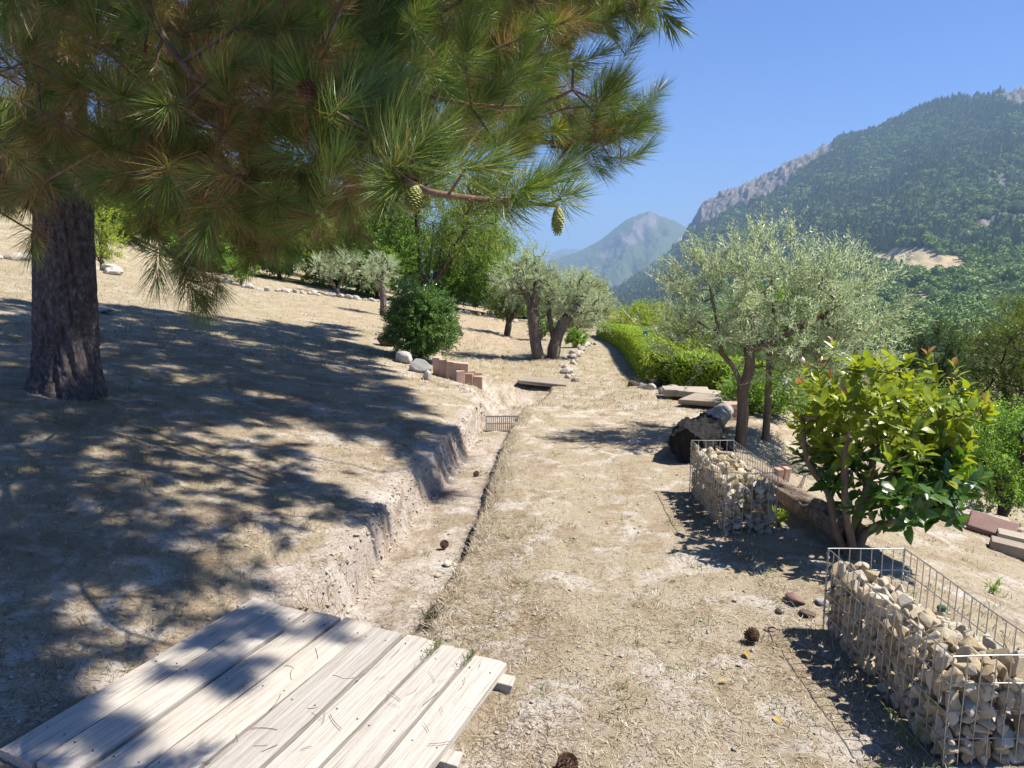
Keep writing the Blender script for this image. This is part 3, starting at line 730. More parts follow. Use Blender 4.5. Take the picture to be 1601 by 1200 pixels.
def gabion(x0, x1, y0, y1, h, label, fill, seed, dens):
    g = np.random.default_rng(seed); cx, cy = (x0 + x1) / 2, (y0 + y1) / 2
    zb = float(min(H(x0 + .05, cy), H(cx, cy))) - .01
    root = thing("gabion", (cx, cy, zb), label, "gabion", "wire gabions along the path edge")
    w, l = x1 - x0, y1 - y0; o = np.array([-w / 2, -l / 2, 0.0])
    X_, Y_, Z_ = np.eye(3)
    for (p, du, lu, su) in ((o, Y_, l, .052), (o + X_ * w, Y_, l, .052), (o, X_, w, .052), (o + Y_ * l, X_, w, .052)):
        mb = MB(); wire_panel(mb, p, du, Z_, lu, h, su, h / 4, g=g); mb.build("wire_panel", MAT_WIRE, root, True)
    for (px_, py_) in ((-w / 2, -l / 2), (w / 2, -l / 2), (-w / 2, l / 2), (w / 2, l / 2)):
        t = np.linspace(0, 1, 60); tw = np.stack([px_ + .007 * np.cos(t * 62), py_ + .007 * np.sin(t * 62), t * h * .96 + .01], 1)
        mb = MB(); mb.tube(tw, .0016, 4, .5); mb.build("corner_coil", MAT_WIRE, root, True)
    s = dens; xs = np.linspace(-w / 2 + s * .42, w / 2 - s * .42, int(w / s)); ys = np.linspace(-l / 2 + s * .42, l / 2 - s * .42, int(l / s)); rec = []
    for iy, yy in enumerate(ys):
        for ix, xx in enumerate(xs):
            top = fill(xx / w + .5, yy / l + .5); zs = np.arange(s * .36, top, s * .72)
            for iz, zz in enumerate(zs):
                face = ix == 0 or iy == 0; up_ = iz >= len(zs) - 1
                if not (face or up_ or iz >= len(zs) - 2 or ix == len(xs) - 1 or iy == len(ys) - 1): continue
                k = (1.22 + .85 * g.uniform() ** 2) * s
                p = np.array([xx, yy, zz]) + g.normal(0, .13, 3) * s
                p[0] = np.clip(p[0], -w / 2 + k * .34, w / 2 - k * .34); p[1] = np.clip(p[1], -l / 2 + k * .34, l / 2 - k * .34); p[2] = max(p[2], k * .25)
                rec.append((0 if face or up_ else 1, p, k))
    rec.sort(key=lambda r_: (r_[0], float(np.linalg.norm(r_[1] + np.array([cx, cy, zb]) - CAM))))
    VV, FF, off = [], [], 0
    for n, (_, p, k) in enumerate(rec):
        me = CHIPS[int(g.integers(len(CHIPS)))]; e = Euler(g.uniform(0, 6.28, 3))
        if n < 300: obj("stone", me, root, p, e, k)
        else:
            Vm = np.array([v.co for v in me.vertices]); Rm = np.array(e.to_matrix()); VV.append((Vm * k) @ Rm.T + p)
            for f in me.polygons:
                vs = list(f.vertices); FF += [(vs[0] + off, vs[q_] + off, vs[q_ + 1] + off) for q_ in range(1, len(vs) - 1)]
            off += len(Vm)
    if VV: tag(obj("stones", mesh_np("stones", np.concatenate(VV), np.array(FF), MAT_LIME), root), kind="stuff")
    return root
gabion(1.44, 1.785, 2.27, 3.235, .40, "larger wire gabion of pale stones in front of the leafy shrub",
       lambda a, b: .335 - .09 * sstep(.35, .9, a) * sstep(.15, .5, b) - .10 * sstep(.4, .8, a) * sstep(.8, .97, b) + .015 * math.sin(b * 14), 41, .052)
gabion(1.34, 1.66, 4.5, 5.42, .41, "smaller wire gabion of pale stones behind the leafy shrub, by the dark log",
       lambda a, b: .33 + .02 * b - .03 * sstep(.3, .9, a), 42, .055)

# ------------------------------------------------------------------ logs
MAT_LOG = barkmat("charred_log", (.008, .008, .008), (.020, .019, .019), (.07, .068, .066), 22, .35, 1.0)
MAT_LOGGREY = barkmat("bleached_log", (.04, .036, .033), (.30, .28, .26), (.52, .50, .47), 9, .5, .9)
MAT_LOG2 = barkmat("brown_log", (.06, .042, .03), (.24, .19, .15), (.48, .42, .36), 26, .5, 1.0)
def log_mesh(name, pts, rad, mat, seed, amp=.12, k=28, step=.025, knots=0):
    pts = np.asarray(pts, float); d = np.concatenate([[0], np.cumsum(np.linalg.norm(np.diff(pts, axis=0), axis=1))]); n = max(6, int(d[-1] / step)); t = np.linspace(0, d[-1], n)
    C = np.stack([np.interp(t, d, pts[:, i]) for i in range(3)], 1); R = np.interp(t, d, rad)
    mb = MB(); mb.tube(C, R, k, .5, False); V = mb.V[0].reshape(n, k, 3)
    th = np.linspace(0, 2 * np.pi, k, endpoint=False)
    TH, TT = np.meshgrid(th, t); w = fbm(np.cos(TH) * 2.6 + seed, np.sin(TH) * 2.6 + TT * 3.0, seed, 4, .6) + .5 * fbm(np.cos(TH) * 8 + seed, np.sin(TH) * 8 + TT * 9, seed + 3, 4, .65)
    V = C[:, None] + (V - C[:, None]) * (1 + amp * w[..., None])
    F = grid_faces(n, k, True); V = V.reshape(-1, 3); b = len(V)
    V = np.concatenate([V, C[:1], C[-1:]])
    e1 = np.stack([np.full(k, b), np.arange(k), (np.arange(k) + 1) % k], 1); e2 = np.stack([np.full(k, b + 1), b - k + (np.arange(k) + 1) % k, b - k + np.arange(k)], 1)
    return mesh_np(name, V, [F, e1, e2], mat, None, True)
L0 = G(1082, 722); L1 = G(1128, 668); L0[2] = 0; L1[2] = 0
a0 = np.array([1.52, 6.28, .15]); a1 = np.array([1.95, 7.25, .15]); a2 = np.array([2.42, 8.3, .10])
lg = thing("fallen_log", a0 - [0, 0, .17], "thick charred log with a bleached grey end lying by the path", "log")
q = lambda *p: np.array(p) - (a0 - [0, 0, .17])
obj("charred_butt", log_mesh("charred_butt", [q(*a0), q(*(a0 * .75 + a1 * .25)), q(*(a0 * .22 + a1 * .78))], [.15, .19, .16], MAT_LOG, 3, .34, 56, .012), lg)
obj("bleached_stem", log_mesh("bleached_stem", [q(*(a0 * .4 + a1 * .6)), q(*a1), q(*a2)], [.13, .12, .095], MAT_LOGGREY, 5, .16, 40, .015), lg)
obj("branch_stub", log_mesh("branch_stub", [q(*(a0 * .35 + a1 * .65)) + [.1, 0, -.02], q(*(a0 * .35 + a1 * .65)) + [.32, -.05, -.20]], [.05, .03], MAT_LOG, 9, .2, 12), lg)
b0 = on(1.86, 5.55, .09); b1 = on(1.98, 4.55, .11); b2 = on(2.03, 4.22, .10)
lg2 = thing("fallen_log", b1 - [0, 0, .11], "slender brown log lying behind the gabions under the leafy shrub", "log")
obj("stem", log_mesh("stem", [b0 - b1 + [0, 0, .11], [0, 0, .11], b2 - b1 + [0, 0, .11]], [.075, .085, .085], MAT_LOG2, 12, .22, 48, .012), lg2)
for k_, (yy, dz) in enumerate(((.35, .1), (-.1, .12))):
    obj("branch_stub", log_mesh("branch_stub", [[-.03, yy, .15], [.05, yy + .09, .15 + dz]], [.02, .008], MAT_LOG2, 20 + k_, .2, 8), lg2)
gb = np.random.default_rng(3)

# ------------------------------------------------------------------ boulders, slabs, edging
MAT_GREY = stonemat("grey_boulder", [(.1, (.24, .235, .23)), (.4, (.42, .41, .395)), (.7, (.55, .535, .51)), (.95, (.64, .61, .57))], 4, .4)
MAT_PALE = stonemat("pale_stone", [(.1, (.32, .275, .225)), (.4, (.45, .40, .335)), (.7, (.55, .505, .44)), (.95, (.62, .585, .53))], 8, .4)
MAT_DARKST = stonemat("dark_boulder", [(.1, (.05, .04, .034)), (.5, (.13, .10, .08)), (.95, (.22, .18, .14))], 5, .5)
MAT_SLAB = stonemat("sandstone_slab", [(.1, (.24, .20, .16)), (.4, (.35, .30, .24)), (.7, (.44, .385, .315)), (.95, (.50, .45, .38))], 6, .4)
MAT_TERRA = stonemat("terracotta", [(.1, (.40, .25, .18)), (.4, (.52, .35, .265)), (.7, (.62, .45, .36)), (.95, (.66, .53, .44))], 10, .35)
MAT_DULLRED = stonemat("dull_red_tile", [(.1, (.19, .115, .10)), (.5, (.29, .19, .165)), (.95, (.37, .26, .23))], 8, .3)
def rock(name, label, cat, p, size, mat, flat, rz, seed, sink=.3, group=None, amp=.10, tilt=0.0, sub=4, cut=9):
    me = rock_mesh(name, mat, np.random.default_rng(seed), sub, amp, flat, cut)
    o = obj(name, me, None, np.asarray(p) + [0, 0, size * flat[2] * (.5 - sink)], (tilt, 0, rz), size); return tag(o, label, cat, group)
rock("boulder", "flat pale grey boulder at the upper side of the three by the round bush", "boulder", G(632, 566), .36, MAT_GREY, (1, .6, .62), -.5, 51, .18, "boulders below the round bush", tilt=.25)
rock("boulder", "rounded mid grey boulder between two pale ones below the round bush", "boulder", G(655, 582), .42, MAT_GREY, (1, .6, .52), -.55, 52, .18, "boulders below the round bush", .10, cut=5)
rock("boulder", "small pointed white stone below the rounded grey boulder", "boulder", G(667, 593), .24, MAT_PALE, (.8, .45, .7), -.9, 53, .2, "boulders below the round bush")
rock("boulder", "dark brown boulder in shade beside the round bush", "boulder", G(608, 541), .42, MAT_DARKST, (.9, .8, .95), .3, 54, .2)
rock("flat_stone", "flat grey stone lying in the shade behind the pine trunk", "stone", G(158, 489), .42, MAT_GREY, (1, .7, .28), -.1, 55, .2)
# long rows of border stones
def ordinal(i):
    return str(i) + ('th' if 10 <= i % 100 <= 20 else {1: 'st', 2: 'nd', 3: 'rd'}.get(i % 10, 'th'))
def stone_row(pts, n, size, group, labelf, seed, jit=.12):
    g = np.random.default_rng(seed); W = np.array([G(*p) for p in pts]); d = np.concatenate([[0], np.cumsum(np.linalg.norm(np.diff(W[:, :2], axis=0), axis=1))])
    ms = [rock_mesh("border_stone", MAT_PALE, g, 2, .2, (1, g.uniform(.6, .9), g.uniform(.5, .75)), 5) for _ in range(6)]
    for i in range(n):
        t = (i + g.uniform(.1, .9)) / n * d[-1]; x = np.interp(t, d, W[:, 0]) + g.normal(0, jit); y = np.interp(t, d, W[:, 1]) + g.normal(0, jit)
        k = size * g.uniform(.6, 1.5)
        tag(obj("border_stone", ms[i % 6], None, on(x, y, k * .12), (g.normal(0, .2), g.normal(0, .2), g.uniform(0, 6.28)), k), labelf % ordinal(i + 1), "stone", group)
stone_row([(-40, 402), (60, 408), (140, 421), (185, 428)], 22, .34, "stones edging the upper bed behind the pine", "pale stone edging the bed behind the pine trunk, %s from the frame edge", 61)
stone_row([(330, 436), (395, 452), (470, 458), (540, 466), (610, 474)], 44, .24, "stones edging the upper bed beyond the lawn", "pale stone in the row beyond the lawn, %s counting from the pine", 62)
stone_row([(926, 536), (905, 552), (893, 570), (884, 588), (900, 600)], 26, .17, "stones edging the olive mound", "small pale stone edging the olive mound, %s counting from the hedge end", 63, .05)
stone_row([(690, 484), (740, 491), (790, 500)], 14, .22, "stones at the far end of the lawn", "pale stone closing the far lawn, %s from the round bush", 64, .2)
# culvert slab
cs = G(846, 603); g = np.random.default_rng(71)
cul = thing("culvert", (cs[0], cs[1], 0.0), "pale stone slab bridging the far end of the trench", "culvert")
obj("cover_slab", slab_mesh("cover_slab", MAT_SLAB, (.75, .42, .055), g, .012, .1), cul, (.05, .06, .05), (.03, .08, -.16))
obj("side_stone", rock_mesh("side_stone", MAT_PALE, g, 2, .2, (.7, 1, .8)), cul, (.28, .0, -.05), (0, 0, .2), .26)
obj("side_stone", rock_mesh("side_stone", MAT_PALE, g, 2, .2, (.7, 1, .8)), cul, (-.26, .05, -.07), (0, 0, .9), .24)
# grate in the trench
gp = np.array([-.115, 8.05, float(near_z(-.115, 8.05, False))])
gr = thing("trench_grate", gp, "small grey slatted metal grate standing in the trench", "grate", rz=.02)
MAT_GRATE = (lambda m: (m.col((.20, .185, .165)), m.set(.6, .4), setattr(m.b.inputs["Metallic"], "default_value", .4), m.m)[-1])(NT("grate_metal"))
fr = MB(); Rt = np.array(Matrix.Rotation(-.30, 3, 'X'))
def gq(x, z): return Rt @ np.array([x, 0, z])
for (c, h) in (((0, .165), (.175, .006, .006)), ((0, .085), (.175, .005, .004)), ((0, .0), (.175, .006, .006)), ((-.17, .08), (.006, .006, .085)), ((.17, .08), (.006, .006, .085))):
    fr.box(gq(*c), h, Rt)
fr.build("frame", MAT_GRATE, gr)
sl = MB(); sl.box((0, 0, 0), (.005, .004, .078), Rt); slm = sl.mesh("slat", MAT_GRATE)
for x in np.linspace(-.15, .15, 15): obj("slat", slm, gr, gq(x, .082))
# terracotta edging round the bed below the bush
te = G(722, 592); ted = thing("terracotta_edging", te, "stepped terracotta block edging of the raised bed", "edging"); g = np.random.default_rng(81)
bk = [slab_mesh("block", MAT_TERRA, (.115, .10, .26), g, .008, .06) for _ in range(4)]
for i in range(7):
    t = i / 6; ang = -.9 + t * 1.6
    x = -.33 + .56 * t; y = -.02 - .16 * math.sin(t * 2.4); obj("block", bk[i % 4], ted, (x, y, float(H(te[0] + x, te[1] + y)) - te[2] + (.12 if i < 5 else .06)), (g.normal(0, .03), g.normal(0, .03), g.normal(0, .1) + ang * .4))
for i in range(3):
    x = .0 + .12 * i; y = -.30 + .02 * i; obj("block", bk[(i + 1) % 4], ted, (x, y, float(H(te[0] + x, te[1] + y)) - te[2] + .03), (0, 0, g.normal(.1, .1)))
te2 = G(702, 548); ted2 = thing("terracotta_edging", te2, "straight run of terracotta blocks beside the round bush", "edging")
for i in range(7):
    x = -.05 - .05 * i; y = .42 * i; obj("block", bk[i % 4], ted2, (x, y, float(H(te2[0] + x, te2[1] + y)) - te2[2] + .09), (0, g.normal(0, .04), g.normal(0, .15)), (1.2, 3.6, 1.0))
te3 = G(719, 524); ted3 = thing("tile_stack", te3, "little leaning stack of dark red tiles on the far lawn", "tiles")
for i in range(3): obj("tile", slab_mesh("tile", MAT_DULLRED, (.14, .2, .13), g, .01, .08), ted3, (-.06 * i, 0, .06 + .12 * i), (0, -.3, .2 * i))
# stone slabs and rubble closing the path's outer side by the hedge
g = np.random.default_rng(91)
for (u, v, sz, rz, lab) in ((1072, 622, (.62, .3, .09), -.15, "flat pale slab nearest the hedge end beside the path"), (1092, 625, (.5, .32, .08), -.5, "tilted flat slab in the middle of the slabs near the hedge"),
                            (1118, 638, (.85, .36, .07), -.75, "long dark-edged flat slab behind the charred log")):
    p = G(u, v); tag(obj("flat_slab", slab_mesh("flat_slab", MAT_SLAB, sz, g, .012, .12), None, p + [0, 0, .09], (g.normal(0, .06), g.normal(0, .06), rz), 1.0), lab, "slab", "flat slabs by the hedge", "thing")
for i, (u, v, k) in enumerate(((990, 603, .2), (1003, 606, .17), (1014, 608, .22), (1024, 604, .3), (1046, 616, .34), (1062, 619, .26))):
    rock("rubble_stone", ["rounded dark stone at the foot of the hedge corner", "small grey stone touching the hedge corner", "grey stone next along from the hedge corner", "dark stone leaning on the hedge foot",
                          "long pale stone lying before the hedge", "pale stone beside the flat slabs"][i], "stone", G(u, v), k, [MAT_DARKST, MAT_GREY, MAT_GREY, MAT_DARKST, MAT_PALE, MAT_PALE][i], (1, .6, .55), g.uniform(-.4, .2), 300 + i, .25, "stones at the foot of the hedge")
p = G(1143, 655); br = thing("brick_pier", p, "low brick pier under the long slab beyond the charred log", "pier")
for i in range(3):
    for j in range(2): obj("brick", slab_mesh("brick", MAT_TERRA, (.22, .11, .065), g, .006, .05), br, (.02 * i, .12 * j, .02 + .07 * i), (0, 0, g.normal(.1, .05)))
p = G(1216, 752); pb = thing("pink_brick", p, "two pale pink bricks on end beside the smaller gabion", "brick")
for i in range(2): obj("brick", slab_mesh("brick", MAT_TERRA, (.055, .06, .12), g, .006, .05), pb, (.07 * i, .03 * i, .05), (.1, .1 * i, .3))
# tiles and blocks on the lower terrace
p = G(1550, 838); tag(obj("roof_slab", slab_mesh("roof_slab", MAT_DULLRED, (.36, .22, .05), g, .01, .05), None, p + [0, 0, .09], (.42, .18, -.6)), "leaning dull red slab on the lower terrace", "slab", None, "thing")
for i, (u, v, lab) in enumerate(((1590, 855, "tan stone block beside the dull red slab"), (1583, 868, "brown block below the tan stone block at the frame edge"), (1496, 812, "long pale kerb stone behind the leafy shrub"))):
    p = G(u, v); tag(obj("stone_block", slab_mesh("stone_block", MAT_SLAB, ((.30, .2, .13), (.3, .16, .1), (.8, .16, .12))[i], g, .012, .08), None, p + [0, 0, .05], (0, .1, (-.5, -.5, -.45)[i])), lab, "block", "blocks on the lower terrace", "thing")
for i, (u, v, k) in enumerate(((1243, 945, .13), (1262, 962, .09), (1218, 958, .06), (1205, 985, .065), (1285, 950, .10))):
    rock("loose_stone", ["flat mauve stone lying in front of the larger gabion", "small brown stone beside the flat mauve stone", "small dark stone left of the flat mauve stone", "reddish pebble on the path above the pine cone", "grey stone touching the larger gabion corner"][i],
         "stone", G(u, v), k, [MAT_DULLRED, MAT_DARKST, MAT_DARKST, MAT_DULLRED, MAT_GREY][i], (1, .6, .35), g.uniform(0, 3), 400 + i, .2, "loose stones on the path")
for i, (u, v, k) in enumerate(((700, 886, .07), (684, 902, .05), (870, 905, .045))):
    rock("loose_stone", ["pale yellowish stone at the trench lip", "smaller pale stone below the yellowish one in the trench", "pale pebble on the sunny path"][i], "stone", G(u, v), k, MAT_LIME, (1, .8, .6), g.uniform(0, 3), 420 + i, .2, "loose stones on the path", sub=2)
# ------------------------------------------------------------------ the black pine
def inpoly(u, v, poly):
    u = np.asarray(u, float); v = np.asarray(v, float); c = np.zeros(u.shape, bool); n = len(poly)
    for i in range(n):
        x1, y1 = poly[i]; x2, y2 = poly[(i + 1) % n]
        t = ((y1 > v) != (y2 > v)) & (u < (x2 - x1) * (v - y1) / ((y2 - y1) if y2 != y1 else 1e-9) + x1); c ^= t
    return c
CANOPY = [(-400, -900), (1030, -900), (1032, -40), (1048, 5), (1010, 42), (950, 28), (936, 90), (942, 120), (930, 165), (1000, 148), (1024, 180), (985, 226), (930, 243), (880, 248),
          (938, 290), (925, 335), (880, 380), (840, 352), (800, 335), (740, 345), (690, 360), (640, 335), (590, 350), (540, 390), (505, 402), (455, 385), (430, 432), (385, 428),
          (350, 398), (322, 455), (290, 462), (252, 420), (205, 372), (190, 335), (140, 330), (100, 325), (55, 345), (30, 368), (0, 378), (-400, 365)]
MAT_NEEDLE = leafmat("pine_needle", [(0, (.20, .115, .055)), (.12, (.135, .08, .038)), (.17, (.035, .062, .016)), (.5, (.06, .10, .022)), (.85, (.105, .15, .035)), (.97, (.20, .21, .05)), (1, (.34, .29, .06))], .42, .4, .28, (1.3, 1.3, .5), gain=1.8)
MAT_PINEBARK = barkmat("pine_bark", (.03, .023, .021), (.13, .105, .10), (.36, .32, .31), 30, .6, 1.0)
MAT_TWIG = barkmat("pine_twig", (.08, .05, .035), (.19, .125, .085), (.33, .24, .175), 40, .4, .5)
def tuft_arrays(g, n=150, L=.125, w=.0019, dead=.12, spread=1.0, shoot=.15):
    """a shoot along +z with needles; returns V, quads, tris, rnd"""
    z0 = g.uniform(.0, 1, n) ** .8 * shoot; t = z0 / shoot
    an = np.radians((78 - 56 * t) * spread + g.normal(0, 9, n)); ph = g.uniform(0, 2 * np.pi, n)
    lat = np.stack([np.cos(ph), np.sin(ph), np.zeros(n)], 1); ax = np.array([0, 0, 1.0])
    d = lat * np.sin(an)[:, None] + ax * np.cos(an)[:, None]
    p = ax * z0[:, None] + lat * .004; l = L * g.uniform(.75, 1.12, n)
    side = unit(np.cross(d, g.normal(0, 1, (n, 3)))) * w / 2
    bend = g.normal(.20, .12, n)[:, None] * l[:, None]
    mid = p + d * (l * .5)[:, None] + ax * bend * .25; tip = p + d * l[:, None] + ax * bend + g.normal(0, .004, (n, 3))
    V = np.stack([p - side * .8, p + side * .8, mid + side, mid - side, tip], 1).reshape(-1, 3)
    b = np.arange(n)[:, None] * 5
    r = g.uniform(.2, .9, n); isd = g.uniform(0, 1, n) < dead * (1.9 - 1.8 * t); r[isd] = g.uniform(0, .12, isd.sum()); r[g.uniform(0, 1, n) < .03] = .96
    return V, b + np.array([[0, 1, 2, 3]]), b + np.array([[3, 2, 4]]), np.repeat(r, 5)
gt = np.random.default_rng(101)
TUFTS = []
for i in range(9):
    dead = (.06, .10, .16, .06, .30, .45, .65, .07, .85)[i]; V, Q, T, R = tuft_arrays(gt, 230, .115, .0019, dead, (1, .9, 1.1, .8, 1, 1.1, 1, .75, 1.1)[i], gt.uniform(.12, .2))
    if i == 3: R = np.where(R > .15, np.clip(R + .12, 0, 1), R)
    TUFTS.append((V, Q, T, R))
TUFT_ME = []
for (V, Q, T, R) in TUFTS:
    TUFT_ME.append(mesh_np("needle_tuft", V, [Q, T], MAT_NEEDLE, {"rnd": R}))
pb_ = np.array([-3.57, 5.88, float(H(-3.57, 5.88))])
pine = thing("pine_tree", pb_, "large black pine with long drooping needle boughs beside the path", "tree")
# furrowed trunk
n, k = 260, 110; zt = np.linspace(-.12, 3.3, n); th = np.linspace(0, 2 * np.pi, k, endpoint=False); TH, ZT = np.meshgrid(th, zt)
rad = .232 - .010 * ZT + .055 * np.exp(-np.maximum(ZT, 0) / .13) * (1 + .35 * np.cos(TH * 3 + 1) + .2 * np.cos(TH * 5)) + .012 * np.cos(TH * 2 + ZT)
c3, s3 = np.cos(TH), np.sin(TH)
n1 = fbm(c3 * 3.4 + 7, s3 * 3.4 + ZT * 1.6 + c3 * ZT * .3, 401, 3, .5); n2 = fbm(c3 * 6 + 3, s3 * 6 + ZT * 6.5 + c3 * 2, 402, 3, .6); n3 = fbm(c3 * 18, s3 * 18 + ZT * 14, 403, 3, .6)
fur = np.exp(-(n1 / .10) ** 2) * .026 + np.exp(-(n2 / .12) ** 2) * .015
rad = rad - fur + .008 * n3 + .012 * n2
xo = .045 * ZT + .02 * np.sin(ZT * 1.4); V = np.stack([xo + rad * c3, .01 * ZT + rad * s3, ZT], -1).reshape(-1, 3)
obj("trunk", mesh_np("trunk", V, grid_faces(n, k, True), MAT_PINEBARK, {"rnd": np.zeros(n * k)}, True), pine)
top = np.array([.16, .03, 3.1])
pl_ = lambda *a: P(*a) - pb_
tk = lambda z: np.array([.045 * z + .02, .02, z])
LINES = [
    [tk(2.6), tk(3.2), tk(4.6), tk(6.4), tk(8.3)],
    [tk(2.9), pl_(300, 150, 4.2), pl_(440, 178, 3.1), pl_(560, 215, 2.45), pl_(640, 285, 1.98), pl_(700, 305, 1.95), pl_(765, 312, 2.0), pl_(830, 318, 2.05), pl_(872, 322, 2.1)],
    [tk(3.6), pl_(330, 40, 4.3), pl_(520, 80, 3.5), pl_(640, 138, 2.95), pl_(730, 163, 2.8), pl_(835, 166, 2.75), pl_(895, 140, 2.7)],
    [tk(3.4), pl_(420, 120, 5.0), pl_(640, 200, 4.7), pl_(840, 222, 4.4), pl_(930, 212, 4.25), pl_(1000, 178, 4.2)],
    [tk(4.6), pl_(520, -60, 5.2), pl_(760, -20, 4.8), pl_(920, 22, 4.5), pl_(1025, 5, 4.4)],
    [tk(2.7), pl_(60, 140, 4.2), pl_(20, 230, 3.4), pl_(-20, 320, 3.0)],
    [tk(2.5), pl_(230, 170, 4.0), pl_(260, 280, 3.2), pl_(296, 418, 2.95)],
    [tk(2.8), pl_(360, 200, 4.2), pl_(430, 290, 3.5), pl_(425, 392, 3.3)],
    [tk(4.0), pl_(200, -80, 3.8), pl_(240, 30, 2.8), pl_(300, 120, 2.5)],
    [tk(5.4), np.array([-1.2, 5.7, 6.0]) - pb_, np.array([.6, 5.6, 5.7]) - pb_, np.array([2.3, 5.3, 5.0]) - pb_],
    [tk(5.8), np.array([-1.8, 4.2, 6.1]) - pb_, np.array([-.6, 3.9, 5.8]) - pb_, np.array([.8, 3.9, 5.3]) - pb_],
    [tk(6.4), np.array([-2.2, 6.6, 7.2]) - pb_, np.array([-.4, 7.0, 7.1]) - pb_, np.array([1.3, 6.9, 6.4]) - pb_],
    [tk(6.0), np.array([-3.0, 4.0, 6.8]) - pb_, np.array([-2.4, 2.2, 6.2]) - pb_, np.array([-.8, 1.4, 5.2]) - pb_],
    [tk(5.0), np.array([-4.8, 6.2, 6.0]) - pb_, np.array([-6.0, 6.4, 5.6]) - pb_],
]
gp_ = np.random.default_rng(103)
A = []; KEEP = []
# boughs in the air before the trunk
want = 760; tries = 0
while len(A) < want and tries < 60000:
    tries += 1
    u = gp_.uniform(-60, 1040); v = gp_.uniform(-60, 455)
    d = gp_.uniform(2.3, 5.4)
    if u > 560: d = gp_.uniform(2.9, 5.0)
    if u > 900: d = gp_.uniform(4.0, 4.6)
    R = .115 * FPX / d
    if u > 560 and gp_.uniform() > (.44 if u < 880 else .8): continue
    if 620 < u < 900 and v > 240: continue
    if u < 560 and v > 330 and gp_.uniform() > .75: continue
    ok = inpoly(u, v, CANOPY)
    if ok:
        a_ = np.linspace(0, 2 * np.pi, 8, endpoint=False); ok = inpoly(u + R * np.cos(a_), v + R * np.sin(a_), CANOPY).all()
    if 130 < u < 240 and 290 < v < 400: ok = ok and gp_.uniform() < .4
    if 575 < u < 650 and 135 < v < 205: ok = ok and gp_.uniform() < .25
    if ok: A.append(pl_(u, v, d)); KEEP.append(0)
# tufts carried by the sunny boughs
def along(line, n, s0, s1, spread, kk):
    W = np.array(line); dd = np.concatenate([[0], np.cumsum(np.linalg.norm(np.diff(W, axis=0), axis=1))])
    for _ in range(n):
        t = gp_.uniform(s0, s1) * dd[-1]; A.append(np.array([np.interp(t, dd, W[:, i]) for i in range(3)]) + gp_.normal(0, spread, 3) + [0, 0, .02]); KEEP.append(kk)
along(LINES[1], 50, .70, 1.0, .05, 1); along(LINES[2], 46, .62, 1.0, .10, 2); along(LINES[3], 40, .55, 1.0, .12, 3); along(LINES[3], 30, .84, 1.0, .10, 3); along(LINES[4], 44, .6, 1.0, .12, 4); along(LINES[6], 20, .80, 1.0, .09, 5); along(LINES[7], 20, .80, 1.0, .10, 5); along(LINES[5], 12, .7, 1.0, .10, 5)
# the high crown that throws the shade
SHADE = [([(0, 470), (150, 474), (300, 492), (430, 508), (525, 508), (555, 540), (590, 590), (640, 625), (690, 675), (690, 735), (640, 715), (560, 690), (420, 650), (0, 640)], 1050, 2.3),
         ([(-600, 480), (0, 470), (0, 640), (-600, 720)], 150, 2.3),
         ([(0, 640), (420, 650), (480, 690), (460, 720), (390, 760), (380, 800), (300, 830), (430, 925), (385, 945), (200, 1045), (0, 1155)], 95, 1.2),
         ([(0, 860), (220, 870), (330, 960), (200, 1045), (0, 1155)], 40, 1.3),
         ([(430, 985), (560, 995), (575, 1020), (520, 1035), (440, 1005)], 12, 1.0), ([(300, 1060), (390, 1065), (360, 1110), (310, 1110)], 8, 1.0), ([(300, 1000), (560, 1000), (430, 1100), (300, 1110)], 9, 1.0), ([(400, 945), (450, 955), (330, 1020), (300, 1010)], 10, 1.0), ([(100, 1140), (200, 1165), (160, 1200), (60, 1185)], 7, 1.0)]
LIT = [[(300, 1300), (250, 1150), (600, 1045), (600, 985), (420, 945), (470, 930), (800, 1035), (700, 1300)], [(500, 705), (560, 705), (640, 750), (700, 760), (600, 900), (540, 960), (450, 930), (400, 860), (410, 790), (480, 740)], [(-600, 300), (-600, 455), (0, 455), (300, 478), (540, 495), (610, 570), (720, 680), (720, 300)]]
bough = np.concatenate([np.array([np.array(LINES[k_][a_]) * (1 - t_) + np.array(LINES[k_][a_ + 1]) * t_ for a_ in range(len(LINES[k_]) // 2, len(LINES[k_]) - 1) for t_ in np.linspace(0, 1, 5)]) for k_ in (1, 2, 3, 4)]) + pb_
def Gv(u, v):
    D = np.stack([(u - 800.5) / FPX, math.cos(PITCH) + math.sin(PITCH) * (600 - v) / FPX, -math.sin(PITCH) + math.cos(PITCH) * (600 - v) / FPX], 1); t = np.geomspace(1.8, 36, 240)
    Q = CAM + D[:, None] * t[None, :, None]; bel = Q[..., 2] < H(Q[..., 0], Q[..., 1], False); i = np.argmax(bel, 1); return Q[np.arange(len(u)), i], np.where(bel.any(1), t[i], 99)
SHS = {}
